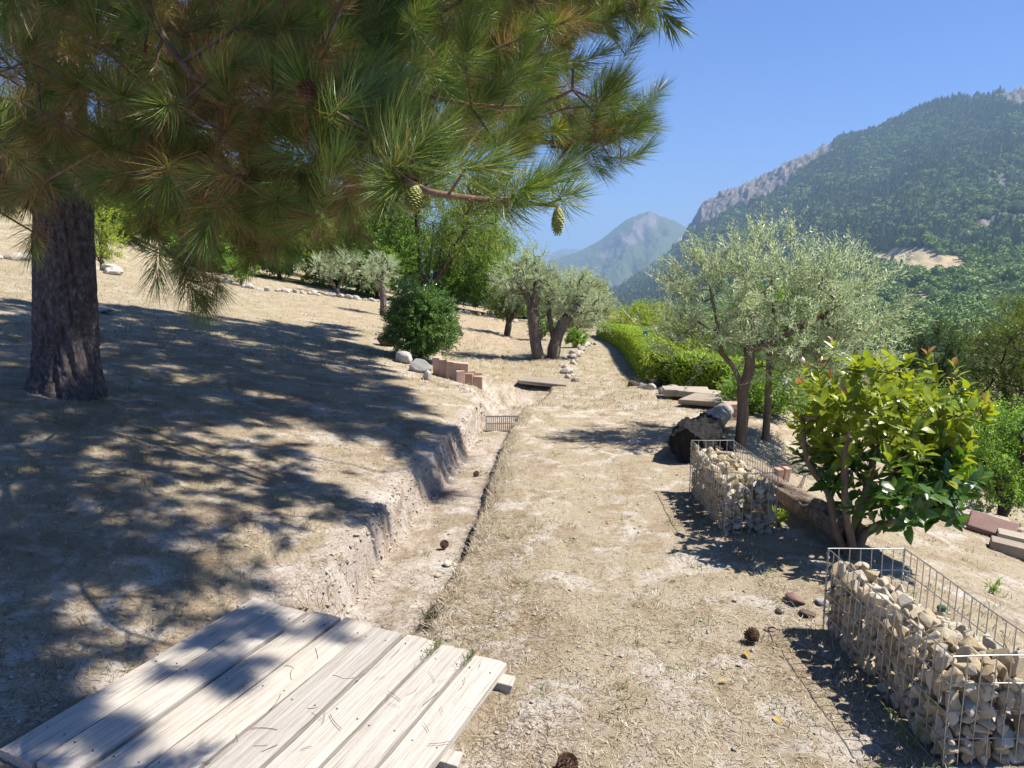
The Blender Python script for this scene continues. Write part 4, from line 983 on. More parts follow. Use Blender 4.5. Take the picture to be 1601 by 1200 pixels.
for poly, cnt, S_ in SHADE:
    pu = [p[0] for p in poly]; pv = [p[1] for p in poly]
    u = gp_.uniform(min(pu), max(pu), 3200); v = gp_.uniform(min(pv), max(pv), 3200); k_ = inpoly(u, v, poly); u, v = u[k_], v[k_]
    Qg, td = Gv(u, v); w = np.where(td < 30, td, 0) ** 3; w /= w.sum(); done = 0
    for i in gp_.choice(len(u), cnt * 4, p=w):
        if done >= cnt: break
        z = gp_.uniform(4.2, 6.8)
        for _ in range(12):
            c = Qg[i] + SUN * (z - Qg[i][2]) / SUN[2]; uu, vv, ff = pix(c)
            if ff > .3 and -60 < uu < 1680 and vv > -90 and not inpoly(uu, vv, CANOPY): z += .35
            else: break
        if z > 8.6: continue
        r_ = .12 * S_; e_ = pix(Qg[i][None] + np.array([[r_, 0, 0], [-r_, 0, 0], [0, r_, 0], [0, -r_, 0]]))
        if S_ > 1 and any(inpoly(e_[0], e_[1], L_).any() for L_ in LIT): continue
        dv = c - bough; al = dv @ SUN; pe = np.linalg.norm(dv - al[:, None] * SUN, axis=1)
        if S_ > 1 and ((pe < .30) & (al > 0)).any(): continue
        SHS[len(A)] = S_; A.append(c - pb_); KEEP.append(9); done += 1
# tufts added overhead to keep the lower boughs near the trunk in shade
lowt = [i for i in range(len(A)) if KEEP[i] == 0 and pix(A[i] + pb_)[0] < 520]
for i in gp_.choice(lowt, 200):
    b_ = A[i] + pb_; c = b_ + SUN * gp_.uniform(1.2, 4.5) + gp_.normal(0, .12, 3); uu, vv, ff = pix(c)
    if c[2] > 8.5 or (ff > .3 and -60 < uu < 1680 and vv > -90 and not inpoly(uu, vv, CANOPY)): continue
    t_ = (b_[2] - .3) / SUN[2]; e_ = b_ - SUN * t_; eu, ev, ef = pix(e_)
    if ef > .5 and any(inpoly(eu, ev, L_) for L_ in LIT): continue
    dv = c - bough; al = dv @ SUN; pe = np.linalg.norm(dv - al[:, None] * SUN, axis=1)
    if ((pe < .26) & (al > 0)).any(): continue
    SHS[len(A)] = 1.5; A.append(c - pb_); KEEP.append(9)
A = np.array(A); KEEP = np.array(KEEP)
N, par, ends, lids = grow(LINES, A, .16, .10)
r = radii(par, .0042, 2.5)
r = np.minimum(r, .17); r[lids[0]] = np.linspace(.20, .05, len(lids[0]))
for ids in lids[1:]: r[ids] = np.minimum(r[ids], np.linspace(.05, .011, len(ids)))
r = np.array([min(r[i], r[par[i]] * .95) if par[i] >= 0 else r[i] for i in range(len(r))])
mb = MB(); skeleton_mesh(mb, N, par, r, 7); mb.build("branches", MAT_TWIG, pine, True)
# directions and choice of the 300 tufts that show largest
pd = unit(A - N[par[ends]] + 1e-6); outw = A.copy(); outw[:, 2] = 0; outw = unit(outw)
dirs = unit(pd * .55 + outw * .45 + gp_.normal(0, .45, A.shape) + np.array([0, 0, .25]))
low = (KEEP == 0); uu, vv, ff = pix(A + pb_)
hang = low & (vv > 250) & (uu < 600); dirs[hang] = unit(dirs[hang] + np.array([0, 0, -.75]))
for kk in (1, 2):
    m_ = KEEP == kk; W = np.array(LINES[kk]); dl = unit(W[-1] - W[-3]); dirs[m_] = unit(dl * .75 + np.array([0, -.15, .62]) + gp_.normal(0, .50, (m_.sum(), 3)))
m_ = KEEP == 5; dirs[m_] = unit(np.array([.1, -.2, -.75]) + gp_.normal(0, .5, (m_.sum(), 3)))
for kk in (3, 4):
    m_ = KEEP == kk; dirs[m_] = unit(np.array([.7, 0, .5]) + gp_.normal(0, .45, (m_.sum(), 3)))
seen = (uu > -60) & (uu < 1080) & (vv > -60) & (KEEP != 9)
score = np.where(seen, 1 / ff, 0) + np.where((KEEP == 1) | (KEEP == 2), .4, 0); order = np.argsort(-score); part = order[:300]; ispart = np.zeros(len(A), bool); ispart[part] = True
def frame_of(d, roll):
    z = unit(d); x = unit(np.cross(z, [.3, .8, .5])); y = np.cross(z, x); x2 = x * math.cos(roll) + y * math.sin(roll); return np.stack([x2, np.cross(z, x2), z], 1)
VV, QQ, TT, RR = [], [], [], []; off = 0
for i in range(len(A)):
    Rm = frame_of(dirs[i], gp_.uniform(0, 6.28)); sc_ = gp_.uniform(.82, 1.15)
    if KEEP[i] in (1, 2): vi = int(gp_.choice([0, 1, 3, 7, 2], p=[.25, .25, .2, .2, .1]))
    elif KEEP[i] in (3, 4): vi = int(gp_.choice([0, 1, 2, 7]))
    elif uu[i] < 560: vi = int(gp_.choice([0, 2, 4, 5, 6, 8], p=[.08, .10, .20, .24, .22, .16]))
    else: vi = int(gp_.choice([0, 1, 2, 3, 4, 5, 6]))
    if ispart[i]:
        o = obj("needle_tuft", TUFT_ME[vi], pine, A[i] - dirs[i] * .05, Matrix(Rm).to_euler(), sc_)
    else:
        V, Q, T, R = TUFTS[vi]; hi = KEEP[i] == 9; m_ = 150 if hi else 230; s5 = slice(0, m_ * 5)
        S = SHS[i] if hi else sc_
        Vl = V[s5].copy()
        if hi:                                              # coarser needles far overhead
            c_ = Vl.reshape(-1, 5, 3); ctr = (c_[:, 2] + c_[:, 3]) / 2; e = (c_[:, 2] - ctr) * 2.9; c_[:, 2] = ctr + e; c_[:, 3] = ctr - e
        VV.append((Vl * S) @ Rm.T + A[i] - dirs[i] * .05); QQ.append(Q[:m_] + off); TT.append(T[:m_] + off); RR.append(R[s5]); off += m_ * 5
tag(obj("needles", mesh_np("needles", np.concatenate(VV), [np.concatenate(QQ), np.concatenate(TT)], MAT_NEEDLE, {"rnd": np.concatenate(RR)}), pine), kind="stuff")
# cones
def cone_mesh(name, mat, L=.06, W=.034, rows=11, per=9, open_=.15):
    mb = MB(); t = np.linspace(0, 1, 12); prof = np.sin(np.pi * np.clip(t * .92 + .06, 0, 1)) ** .75
    mb.tube(np.stack([0 * t, 0 * t, t * L], 1), prof * W * .40, 10, .3)
    for i in range(rows):
        tt = (i + .5) / rows; rr_ = W * .42 * math.sin(math.pi * min(1, tt * .92 + .06)) ** .75
        for j in range(per):
            a = (j + .5 * (i % 2)) / per * 2 * math.pi; o = np.array([math.cos(a), math.sin(a), 0]); s = np.array([-math.sin(a), math.cos(a), 0]); up = np.array([0, 0, 1.0])
            b = o * rr_ * .85 + up * tt * L; w = max(rr_ * math.pi / per * 1.05, .0015); ln = L / rows * 1.5
            e = b + (up * math.cos(open_ * 3) + o * math.sin(open_ * 3) ) * ln + o * .0025
            mb.add([b - s * w * .6, b + s * w * .6, e + s * w, e - s * w, e + o * .003 + up * .001, b + o * .004 + up * ln * .45],
                   [[0, 1, 5], [1, 2, 5], [2, 4, 5], [4, 3, 5], [3, 0, 5], [0, 3, 4], [0, 4, 1], [1, 4, 2]], rng.uniform(0, 1))
    return mb.mesh(name, mat)
MAT_GREENCONE = leafmat("green_cone", [(0, (.19, .21, .05)), (1, (.34, .35, .10))], .5, .4, .05)
MAT_DRYCONE = leafmat("dry_cone", [(0, (.055, .032, .022)), (1, (.17, .10, .065))], .7, .2, .02)
gc = cone_mesh("green_cone", MAT_GREENCONE, .062, .042)
obj("green_cone", gc, pine, pl_(652, 290, 1.78), (math.pi - .3, .2, 0)); obj("green_cone", gc, pine, pl_(873, 322, 1.98), (math.pi + .1, -.15, 1), (.85, .85, 1.15))
obj("dry_cone", cone_mesh("dry_cone", MAT_DRYCONE, .06, .05, 9, 8, .35), pine, pl_(487, 128, 2.2), (2.6, .4, 0))
# ------------------------------------------------------------------ leaf colours
LM_OLIVE = leafmat("olive_leaf", [(0, (.095, .115, .062)), (.45, (.16, .185, .115)), (.8, (.235, .265, .18)), (1, (.32, .345, .265))], .42, .45, .38, (1.05, 1.1, .85), gain=3.0)
LM_BOX = leafmat("dark_green_leaf", [(0, (.025, .055, .012)), (.6, (.05, .105, .02)), (1, (.095, .165, .035))], .38, .5, .28, gain=2.2)
LM_HEDGE = leafmat("hedge_leaf", [(0, (.085, .145, .012)), (.6, (.155, .215, .017)), (1, (.24, .30, .03))], .5, .35, .35, gain=2.3)
LM_BRIGHT = leafmat("bright_leaf", [(0, (.06, .12, .018)), (.6, (.105, .18, .03)), (1, (.19, .26, .05))], .45, .4, .4, gain=2.3)
LM_YELLOW = leafmat("yellow_green_leaf", [(0, (.12, .17, .022)), (.6, (.19, .24, .035)), (1, (.30, .33, .06))], .45, .4, .4, gain=1.9)
LM_WILLOW = leafmat("willow_leaf", [(0, (.075, .12, .02)), (.6, (.135, .19, .035)), (1, (.23, .27, .06))], .45, .4, .42, gain=1.9)
LM_SAGE = leafmat("sage_leaf", [(0, (.12, .145, .075)), (.6, (.18, .21, .11)), (1, (.26, .29, .16))], .55, .3, .3, gain=1.9)
LM_DARK = leafmat("conifer_leaf", [(0, (.022, .045, .010)), (.6, (.045, .08, .018)), (1, (.085, .13, .03))], .5, .3, .22, gain=1.6)
LM_OCHRE = leafmat("ochre_green_leaf", [(0, (.05, .075, .014)), (.6, (.10, .125, .022)), (1, (.17, .18, .035))], .5, .3, .3, gain=1.9)
LM_PLUM = leafmat("plum_leaf", [(0, (.07, .025, .02)), (.25, (.10, .04, .025)), (.32, (.05, .085, .02)), (1, (.10, .15, .035))], .45, .4, .35, gain=1.6)
def bush(name, label, cat, base, w, h, mat, seed, n=60, depth=None, L=.04, W=.02, twigs=4, pairs=6, up=.25, rand=.6, group=None, shape=None, bark=BARK_BROWN, droop=0.0, tl=None, ang=50, shell=.35, rough=.25, skirt=.12):
    b = np.asarray(base, float); rx = w / 2; ry = (depth or w) / 2
    e = shape or [(0, 0, h * .55, rx * .86, ry * .86, h * .40), (-rx * .3, .1 * ry, h * .42, rx * .6, ry * .7, h * .36), (rx * .3, -.1 * ry, h * .45, rx * .62, ry * .7, h * .34)]
    g = np.random.default_rng(seed)
    lines = [[(0, 0, -.03), (g.normal(0, .03), g.normal(0, .03), h * .25), (g.normal(0, .06), 0, h * .5)]]
    for _ in range(3): lines.append([(0, 0, h * .06), (g.normal(0, rx * .35), g.normal(0, ry * .35), h * .4)])
    return plant(name, label, cat, b, lines, e, mat, bark, n_att=n, seg=h * .1, tip=.003 + .0016 * h, trunk_r=.018 + .02 * h, group=group, seed=seed, shell=shell, rough=rough,
                 twigs=twigs, tl=tl or .17 * (w + h) / 2, pairs=pairs, L=L, W=W, up=up, rand=rand, droop=droop, ang=ang, trunk_name="stems", crown_name="foliage")
def at_top(u, vtop, d, wpx):
    q = P(u, vtop, d); b = on(q[0], q[1]); return b, max(q[2] - b[2], .3), wpx * d / FPX
def px_m(p): return pix(p)[2] / FPX
# ------------------------------------------------------------------ garden plants
b = G(655, 566); s = px_m(b)
bush("round_bush", "dense dark green round bush above the grey boulders", "bush", b + [0, .3, 0], 112 * s, 122 * s, LM_BOX, 501, 330, None, .05, .024, 6, 7, rough=.15)
b = G(160, 420); s = px_m(b)
bush("small_bush", "yellow-green upright bush behind the pine trunk", "bush", b, 66 * s, 92 * s, LM_YELLOW, 502, 70, None, .06, .026, 5, 6, .7, .4)
b = G(378, 446); s = px_m(b)
bush("small_bush", "small bright green bush among the stones under the drooping boughs", "bush", b, 48 * s, 50 * s, LM_BRIGHT, 503, 40, None, .06, .026, 5, 6, .7, .4)
# little olives on the upper lawn
def olive(name, label, base, lines, ells, seed, n=160, twigs=4, pairs=7, tl=.24, L=.055, tip=.004, tr=.09, up=.45, rand=.55, bark=BARK_GREY, group="olive trees of the garden", mat=LM_OLIVE, droop=.05):
    return plant(name, label, "tree", base, lines, ells, mat, bark, n_att=n, seg=.12, tip=tip, trunk_r=tr, group=group, seed=seed, twigs=twigs, tl=tl, pairs=pairs, L=L, W=L * .22, up=up, rand=rand, ang=42, droop=droop)
b = G(598, 493)
olive("olive_tree", "small rounded olive with a pale trunk behind the round bush", b, [[(0, 0, -.05), (.03, 0, .4), (-.02, 0, .8)]], [(0, 0, 1.15, .40, .40, .34), (-.1, 0, .95, .32, .32, .24)], 511, 80, tr=.08, L=.06, tl=.18)
b = G(527, 463)
olive("olive_tree", "low spreading grey olive with forked stems at the stone row", b, [[(0, 0, -.05), (.02, 0, .3)], [(0, 0, .15), (-.3, 0, .7)], [(0, 0, .15), (.3, 0, .75)]], [(-.45, 0, .9, .55, .5, .3), (.45, 0, .85, .6, .5, .32), (0, 0, 1.05, .5, .5, .22)], 512, 90, tr=.06, L=.07)
# old twin-stem olives on the mound
b = on(.50, 13.0); d = pix(b)[2]; q = lambda u, v, dd=0.0: P(u, v, d + dd) - b
olive("olive_tree", "old leaning olive with a thick bare trunk on the mound", b, [[(0, 0, -.08), q(838, 540), q(832, 490), q(820, 455), q(812, 440)], [q(832, 490), q(840, 450), q(842, 420)]],
      [(*q(812, 432), .42, .45, .34), (*q(838, 415), .36, .4, .32), (*q(800, 450), .26, .35, .25), (*q(846, 442), .25, .3, .28)], 513, 170, tl=.2, tr=.105, L=.05, tip=.0035)
b = on(.80, 13.1); d = pix(b)[2]; q = lambda u, v, dd=0.0: P(u, v, d + dd) - b
olive("olive_tree", "gnarled forked olive nearest the curved hedge on the mound", b, [[(0, 0, -.08), q(866, 560), q(868, 535), q(880, 505), q(888, 480)], [q(867, 540), q(860, 500), q(855, 470), q(857, 445)], [q(880, 505), q(900, 480), q(910, 460)]],
      [(*q(890, 455), .46, .5, .36), (*q(915, 478), .34, .4, .32), (*q(878, 478), .3, .35, .26), (*q(905, 440), .3, .35, .24), (*q(935, 495), .2, .3, .25)], 514, 210, tl=.2, tr=.115, L=.05, tip=.0035)
# root crowns of the old olives
# plum and clipped bushes behind them
b = G(792, 525); s = px_m(b)
plant("plum_tree", "small plum tree with reddish lower leaves behind the old olives", "tree", b, [[(0, 0, -.05), (.06, 0, .35), (.02, 0, .7)], [(.05, 0, .3), (.3, 0, .75)]],
      [(0, 0, 1.0, .55, .5, .5), (-.25, 0, .75, .35, .3, .3), (.3, 0, .9, .4, .4, .4)], LM_PLUM, BARK_DARK, n_att=90, trunk_r=.09, tip=.004, seed=521, twigs=4, tl=.22, pairs=5, L=.07, W=.035)
b = G(846, 531); s = px_m(b)
bush("clipped_bush", "upright clipped green bush between the old olive trunks", "bush", b, 40 * s, 55 * s, LM_BOX, 522, 60, None, .05, .025, 5, 6, group="clipped bushes", rough=.1)
b = G(901, 543); s = px_m(b)
bush("clipped_bush", "clipped green ball bush beside the bend of the path", "bush", b, 34 * s, 32 * s, LM_BRIGHT, 523, 60, None, .045, .022, 5, 6, group="clipped bushes", rough=.08)
# tall drooping tree and the shrubs behind the lawn
b = on(-3.0, 26.0)
plant("willow_tree", "tall light green tree with several dark stems and drooping leaves", "tree", b, [[(0, 0, -.1), (.1, 0, 1.0), (.3, 0, 2.6)], [(.1, 0, .6), (-.6, 0, 1.8), (-1.2, 0, 3.0)], [(.1, 0, .5), (.8, 0, 1.6), (1.5, 0, 2.8)], [(0, 0, .3), (-.25, .2, 1.6), (-.3, .2, 3.2)], [(0, 0, .3), (.45, .2, 1.5), (.7, .2, 3)], [(-.3, 0, 1.1), (-1.1, -.3, 1.3), (-1.9, -.3, 2.4)]],
      [(0, 0, 3.6, 2.2, 1.8, 1.6), (-1.4, 0, 2.9, 1.4, 1.3, 1.2), (1.7, 0, 3.0, 1.3, 1.3, 1.4), (2.1, 0, 2.2, .8, .9, 1.0), (0, 0, 4.9, 1.6, 1.4, 1.0)], LM_WILLOW, BARK_DARK, n_att=420, seg=.3, trunk_r=.16, tip=.012, seed=531,
      twigs=4, tl=.75, pairs=9, L=.13, W=.032, up=-.1, rand=.6, droop=.5)
back = [(-2.2, 27.6, 2.6, 1.7, LM_BRIGHT, "bright green shrub behind the stems of the tall drooping tree"), (-.2, 27.2, 2.4, 1.8, LM_BRIGHT, "bright leafy shrub between the drooping tree and the plum tree"),
        (.9, 29, 1.5, 1.2, LM_DARK, "dark evergreen shrub behind the plum tree"), (-4.6, 25.5, 2.4, 1.7, LM_BRIGHT, "green shrub behind the small rounded olive"),
        (-6.2, 26.6, 3.0, 2.1, LM_YELLOW, "yellow-green shrub behind the low spreading olive"), (-8.2, 26.4, 3.0, 1.7, LM_BOX, "deep green shrub beyond the stone row, under the boughs"),
        (-11.6, 23.0, 2.2, 1.5, LM_YELLOW, "yellow-green shrub above the stone row, beneath the hanging boughs"), (-9.6, 24.2, 2.2, 1.3, LM_BRIGHT, "low bright shrub above the stone row, beneath the hanging boughs"), (-17.0, 21.5, 2.4, 1.6, LM_BOX, "dark green shrub on the bank, close behind the pine trunk"), (-14.0, 26.5, 4.0, 3.0, LM_BRIGHT, "tall bright shrub on the bank, between trunk and hanging boughs"), (-11.5, 27.5, 3.4, 2.9, LM_OCHRE, "tall olive-green shrub on the bank, under the boughs"),
        (-10.4, 26.8, 3.2, 1.9, LM_BRIGHT, "broad green shrub beyond the stone row, half behind pine boughs"), (-12.8, 26.0, 3.0, 2.0, LM_BOX, "deep green shrub beyond the upper bed"),
        (-5.4, 31, 4.4, 5.0, LM_BRIGHT, "tall green tree beyond the shrubs, seen through the pine"), (-9.5, 31.5, 5.0, 5.4, LM_OCHRE, "tall olive-green tree beyond the shrubs, seen through the pine"), (-14.5, 32, 5.0, 5.6, LM_BRIGHT, "tall green tree farthest up the slope behind the pine"),
        (-1.6, 33, 3.4, 4.2, LM_WILLOW, "pale green tree behind the drooping tree"), (-17.5, 25.5, 3.6, 3.4, LM_BRIGHT, "bushy green tree at the top of the bank, behind the pine trunk"), (-15.0, 23.5, 2.6, 1.7, LM_OCHRE, "low olive-green shrub on the bank behind the pine trunk"), (-20.5, 24.5, 4.0, 3.6, LM_OCHRE, "olive-green tree on the bank at the frame edge"),
        (2.3, 24.0, 1.3, 1.0, LM_SAGE, "grey-green shrub between the old olives, far behind")]
for i, (x, y, w, h, mt, lab) in enumerate(back):
    if h < 3: w *= 1.25; h *= 1.45
    bush("garden_shrub" if h < 4 else "garden_tree", lab, "shrub" if h < 4 else "tree", on(x, y), w, h, mt, 540 + i, 230 if h < 4 else 340, None, .13, .06, 5, 6, .3, .6, "shrubs and trees closing the garden", bark=BARK_DARK, tl=.36 if h < 4 else .6, rough=.35)
# ------------------------------------------------------------------ clipped curved hedge
def hedge(name, label, line, width, heights, mat, seed, nleaf, L=.035, W=.016, tips=False):
    g = np.random.default_rng(seed); Wp = np.array(line, float); dd = np.concatenate([[0], np.cumsum(np.linalg.norm(np.diff(Wp, axis=0), axis=1))]); n = 90
    t = np.linspace(0, dd[-1], n)
    for _ in range(1):
        C = np.stack([np.interp(t, dd, Wp[:, i]) for i in range(2)], 1)
    kz = np.hanning(15); kz /= kz.sum(); pad = np.pad(C, ((7, 7), (0, 0)), 'edge'); C = np.stack([np.convolve(pad[:, i], kz, 'valid') for i in range(2)], 1)
    hh = np.interp(np.linspace(0, 1, n), np.linspace(0, 1, len(heights)), heights); T = unit(np.gradient(C, axis=0)); Nn = np.stack([-T[:, 1], T[:, 0]], 1)
    sec = np.array([(-.5, 0), (-.53, .3), (-.52, .65), (-.47, .88), (-.36, .98), (-.15, 1.01), (.15, 1.0), (.36, .98), (.47, .88), (.52, .65), (.53, .3), (.5, 0)])
    zb = H(C[:, 0], C[:, 1]) - .03
    endf = np.minimum(1, np.sqrt(np.clip(np.minimum(np.arange(n), np.arange(n)[::-1]) / 5.0, 0, 1)) * .6 + .4)
    root = thing(name, (C[n // 2, 0], C[n // 2, 1], zb[n // 2]), label, "hedge", "clipped hedges beside the path")
    org = np.array([C[n // 2, 0], C[n // 2, 1], zb[n // 2]])
    V = np.zeros((n, len(sec), 3))
    for j, (a, b_) in enumerate(sec):
        V[:, j, 0] = C[:, 0] + Nn[:, 0] * a * width * endf; V[:, j, 1] = C[:, 1] + Nn[:, 1] * a * width * endf; V[:, j, 2] = zb + hh * b_ * (.9 + .1 * endf)
    V += .014 * fbm(V[..., 0] * 3 + V[..., 2] * 2, V[..., 1] * 3, seed, 3)[..., None] * np.array([1, 1, .6])
    F = grid_faces(n, len(sec)); P0 = V.reshape(-1, 3)
    # dark twiggy core a little inside, leaves over it
    core = V.copy(); mid = V.mean(1, keepdims=True); core = mid + (V - mid) * np.array([.86, .86, .93])
    cap1 = list(range(len(sec))); cap2 = [(n - 1) * len(sec) + j for j in range(len(sec))][::-1]
    mcore = NT(name + "_core"); mcore.set(.9, .1); mcore.col((.035, .05, .012))
    obj("twig_core", mesh_np("twig_core", core.reshape(-1, 3) - org, [F, np.array([cap1]), np.array([cap2])], mcore.m, None, True), root)
    tri = np.concatenate([F[:, [0, 1, 2]], F[:, [0, 2, 3]]] + [np.array([[c[0], c[i], c[i + 1]] for i in range(1, len(c) - 1)]) for c in (cap1, cap2)])
    a, b_, c = P0[tri[:, 0]], P0[tri[:, 1]], P0[tri[:, 2]]; nr = np.cross(b_ - a, c - a); ar = np.linalg.norm(nr, axis=1); nr = unit(nr)
    ctr = np.concatenate([C, (zb + hh * .5)[:, None]], 1)
    ti = g.choice(len(tri), nleaf, p=ar / ar.sum()); r1, r2 = g.uniform(0, 1, (2, nleaf)); sw = r1 + r2 > 1; r1[sw] = 1 - r1[sw]; r2[sw] = 1 - r2[sw]
    p = a[ti] + (b_ - a)[ti] * r1[:, None] + (c - a)[ti] * r2[:, None]
    near = ctr[np.argmin(np.linalg.norm(p[:, None, :2] - C[None], axis=2), axis=1)] if nleaf < 60000 else None
    o = nr[ti]; flip = np.sum(o * (p - near), 1) < 0; o[flip] *= -1
    p = p - o * g.uniform(0, .07, nleaf)[:, None]; p += o * np.maximum(0, g.normal(-.014, .012, nleaf))[:, None]
    d_ = g.normal(0, 1, (nleaf, 3)); d_ = unit(d_ - o * np.sum(d_ * o, 1, keepdims=True) * .75 + o * .45); sd = unit(np.cross(d_, o + g.normal(0, .45, (nleaf, 3))))
    ll = L * g.uniform(.7, 1.35, nleaf); Vl, Fl = leaf_quads(p - org, d_, sd, ll, ll * W / L)
    tag(obj("leaves", mesh_np("leaves", Vl, Fl, mat, {"rnd": np.repeat(g.uniform(0, 1, nleaf), 4)}), root), kind="stuff")
    return root
hp = [G(u, v)[:2] for (u, v) in ((931, 529), (950, 536), (966, 548), (976, 566), (985, 590), (1004, 603))]
hl = [hp[0] + [.45, 1.2], hp[0] + [.42, .1], hp[1] + [.40, 0], hp[2] + [.40, 0], hp[3] + [.42, 0], hp[4] + [.48, .1], hp[5] + [.55, .12], hp[5] + [1.0, .22]]
hedge("clipped_hedge", "bright green clipped hedge curving along the outer side of the path", hl, .66, [.42, .44, .48, .54, .60, .60, .54, .45], LM_HEDGE, 561, 56000, .034, .016)
hedge("clipped_hedge", "lower yellow-tipped hedge behind the flat slabs", [G(1050, 609)[:2] + [.1, .35], G(1100, 612)[:2] + [.1, .3], G(1140, 622)[:2] + [.2, .3], G(1160, 640)[:2] + [.5, .5]], .6, [.55, .5, .52, .5], LM_HEDGE, 562, 12000, .05, .018)
# blue-grey plastic sheet post behind the hedge
p_ = P(1009, 533, 13.4); MAT_SHEET = (lambda m: (m.col((.24, .36, .42)), m.set(.4, .5), m.m)[-1])(NT("blue_grey_plastic"))
bn = on(p_[0], p_[1]); st_ = thing("garden_sign", bn, "pale blue-grey panel on a post behind the hedge", "panel"); mbx = MB(); mbx.box((0, 0, p_[2] - bn[2] + .02), (.045, .012, .17)); mbx.build("panel", MAT_SHEET, st_)
mbx = MB(); mbx.tube([(0, .03, -.05), (0, .03, p_[2] - bn[2] + .1)], .018, 8); mbx.build("post", BARK_DARK, st_)
# ------------------------------------------------------------------ shrubs of the slope beyond the path
slope = [(905, 452, 22, 110, LM_SAGE, "grey-green shrub behind the gnarled olive"), (1012, 474, 19, 110, LM_YELLOW, "yellowish wild shrub rising behind the curved hedge"), (1072, 492, 16.5, 100, LM_SAGE, "grey-green wild shrub between hedge and large olive"),
         (1066, 520, 14.5, 80, LM_YELLOW, "low wild shrub just behind the hedge bend"), (1075, 515, 14, 120, LM_OCHRE, "wild olive-green shrub behind the large olive's outer branches"), (1060, 548, 11.4, 90, LM_YELLOW, "yellow-green shrub behind the hedge's lower end"),
         (1130, 545, 12, 120, LM_BOX, "dark green shrub behind the large olive's trunk"), (1200, 592, 8.9, 120, LM_BRIGHT, "fresh green shrub beside the large olive's trunk"), (1280, 600, 10.5, 150, LM_BRIGHT, "bright shrub between the large olive and the leafy shrub"),
         (1350, 560, 13.5, 170, LM_BOX, "deep green shrub behind the leafy shrub"), (1425, 600, 11.5, 150, LM_BRIGHT, "bright shrub below the dark conifer"), (1530, 640, 9.5, 150, LM_BRIGHT, "loose pale green shrub in front of the dark tree"),
         (1490, 725, 8.3, 110, LM_YELLOW, "small yellow-green shrub behind the kerb stone"), (1605, 760, 8.3, 120, LM_BRIGHT, "low shrub at the frame edge beside the light shrub tree"), (1250, 560, 15, 150, LM_OCHRE, "olive-green shrub half hidden behind the large olive")]
for i, (u, v, d, w, mt, lab) in enumerate(slope):
    b, h, wm = at_top(u, v, d, w)
    bush("slope_shrub", lab, "shrub", b, wm, h, mt, 580 + i, 110, None, .055 if d < 12 else .075, .025, 5, 6, .35, .6, "wild shrubs on the slope beyond the path", rough=.4, tl=.24)
b, h, wm = at_top(1462, 512, 13, 135)
bush("dark_conifer", "dark columnar conifer with a bright green top on the slope", "tree", b, wm, h, LM_DARK, 601, 260, None, .07, .012, 6, 9, 1.0, .35, bark=BARK_DARK, tl=.22, shape=[(0, 0, h * .35, wm * .45, wm * .45, h * .36), (0, 0, h * .68, wm * .42, wm * .42, h * .32), (.1, 0, h * .2, wm * .4, wm * .4, h * .2)])
b, h, wm = at_top(1590, 465, 14, 260)
bush("dark_tree", "broad dark evergreen tree with yellowish sunny top at the frame edge", "tree", b, wm, h, LM_OCHRE, 602, 420, None, .09, .02, 5, 8, .3, .6, bark=BARK_DARK, tl=.4, rough=.45,
     shape=[(.3, 0, h * .5, wm * .40, wm * .4, h * .42), (-.5, .1, h * .42, wm * .3, wm * .3, h * .22), (.5, .2, h * .72, wm * .32, wm * .32, h * .24), (-.6, -.3, h * .2, wm * .3, wm * .3, h * .18)])
b = G(1566, 822); d = pix(b)[2]; q = lambda u, v, dd=0.0: P(u, v, d + dd) - b
plant("light_shrub_tree", "light green small-leaved shrub tree with dark stems on the lower terrace", "tree", b, [[(0, 0, -.05), q(1566, 790), q(1560, 750)], [(0, 0, .1), q(1590, 760), q(1600, 720)]],
      [(*q(1560, 710), .44, .5, .36), (*q(1600, 740), .36, .4, .34), (*q(1530, 745), .3, .4, .26), (*q(1580, 670), .35, .4, .22)], LM_BRIGHT, BARK_DARK, n_att=170, trunk_r=.05, tip=.0035, seed=603, twigs=5, tl=.2, pairs=6, L=.04, W=.02)
# the large olive
b = on(2.27, 7.1); d = pix(b)[2]; q = lambda u, v, dd=0.0: P(u, v, d + dd) - b
olive("olive_tree", "large silvery olive with a forked trunk beside the charred log", b, [[(0, 0, -.1), q(1158, 690), q(1162, 640), q(1160, 612)], [q(1160, 612), q(1150, 580), q(1128, 552), q(1096, 538)], [q(1160, 612), q(1172, 575), q(1172, 530), q(1190, 480)], [q(1172, 550), q(1230, 520), q(1290, 490)], [q(1128, 552), q(1120, 500), q(1110, 450)]],
      [(*q(1120, 470), .46, .5, .46), (*q(1205, 440, .1), .58, .6, .46), (*q(1300, 470, .1), .55, .6, .52), (*q(1240, 525, -.05), .58, .6, .34), (*q(1350, 540, .1), .36, .5, .42), (*q(1085, 520), .28, .4, .3), (*q(1290, 570), .45, .5, .30)],
      515, 330, 5, 9, .28, .058, .004, .056, .75, .5, BARK_BROWN)
# second slim trunk behind it
b = on(2.65, 7.6); tr_ = thing("young_tree", b, "slim dark-stemmed young tree behind the smaller gabion", "tree"); mbx = MB(); mbx.tube([(0, 0, -.05), (.01, 0, .4), (0, 0, .9), (.03, 0, 1.5)], [.042, .038, .03, .015], 10); mbx.build("trunk", BARK_BROWN, tr_, True)
g = np.random.default_rng(9); A_, o_ = blob_points(60, [(0, 0, 1.2, .45, .4, .4), (.2, 0, .85, .4, .3, .25)], g); V, F, R, t0, t1 = spray(A_, o_, g, 4, .22, 6, .06, .022); tag(obj("crown", mesh_np("crown", V, F, LM_BRIGHT, {"rnd": R}), tr_), kind="stuff")
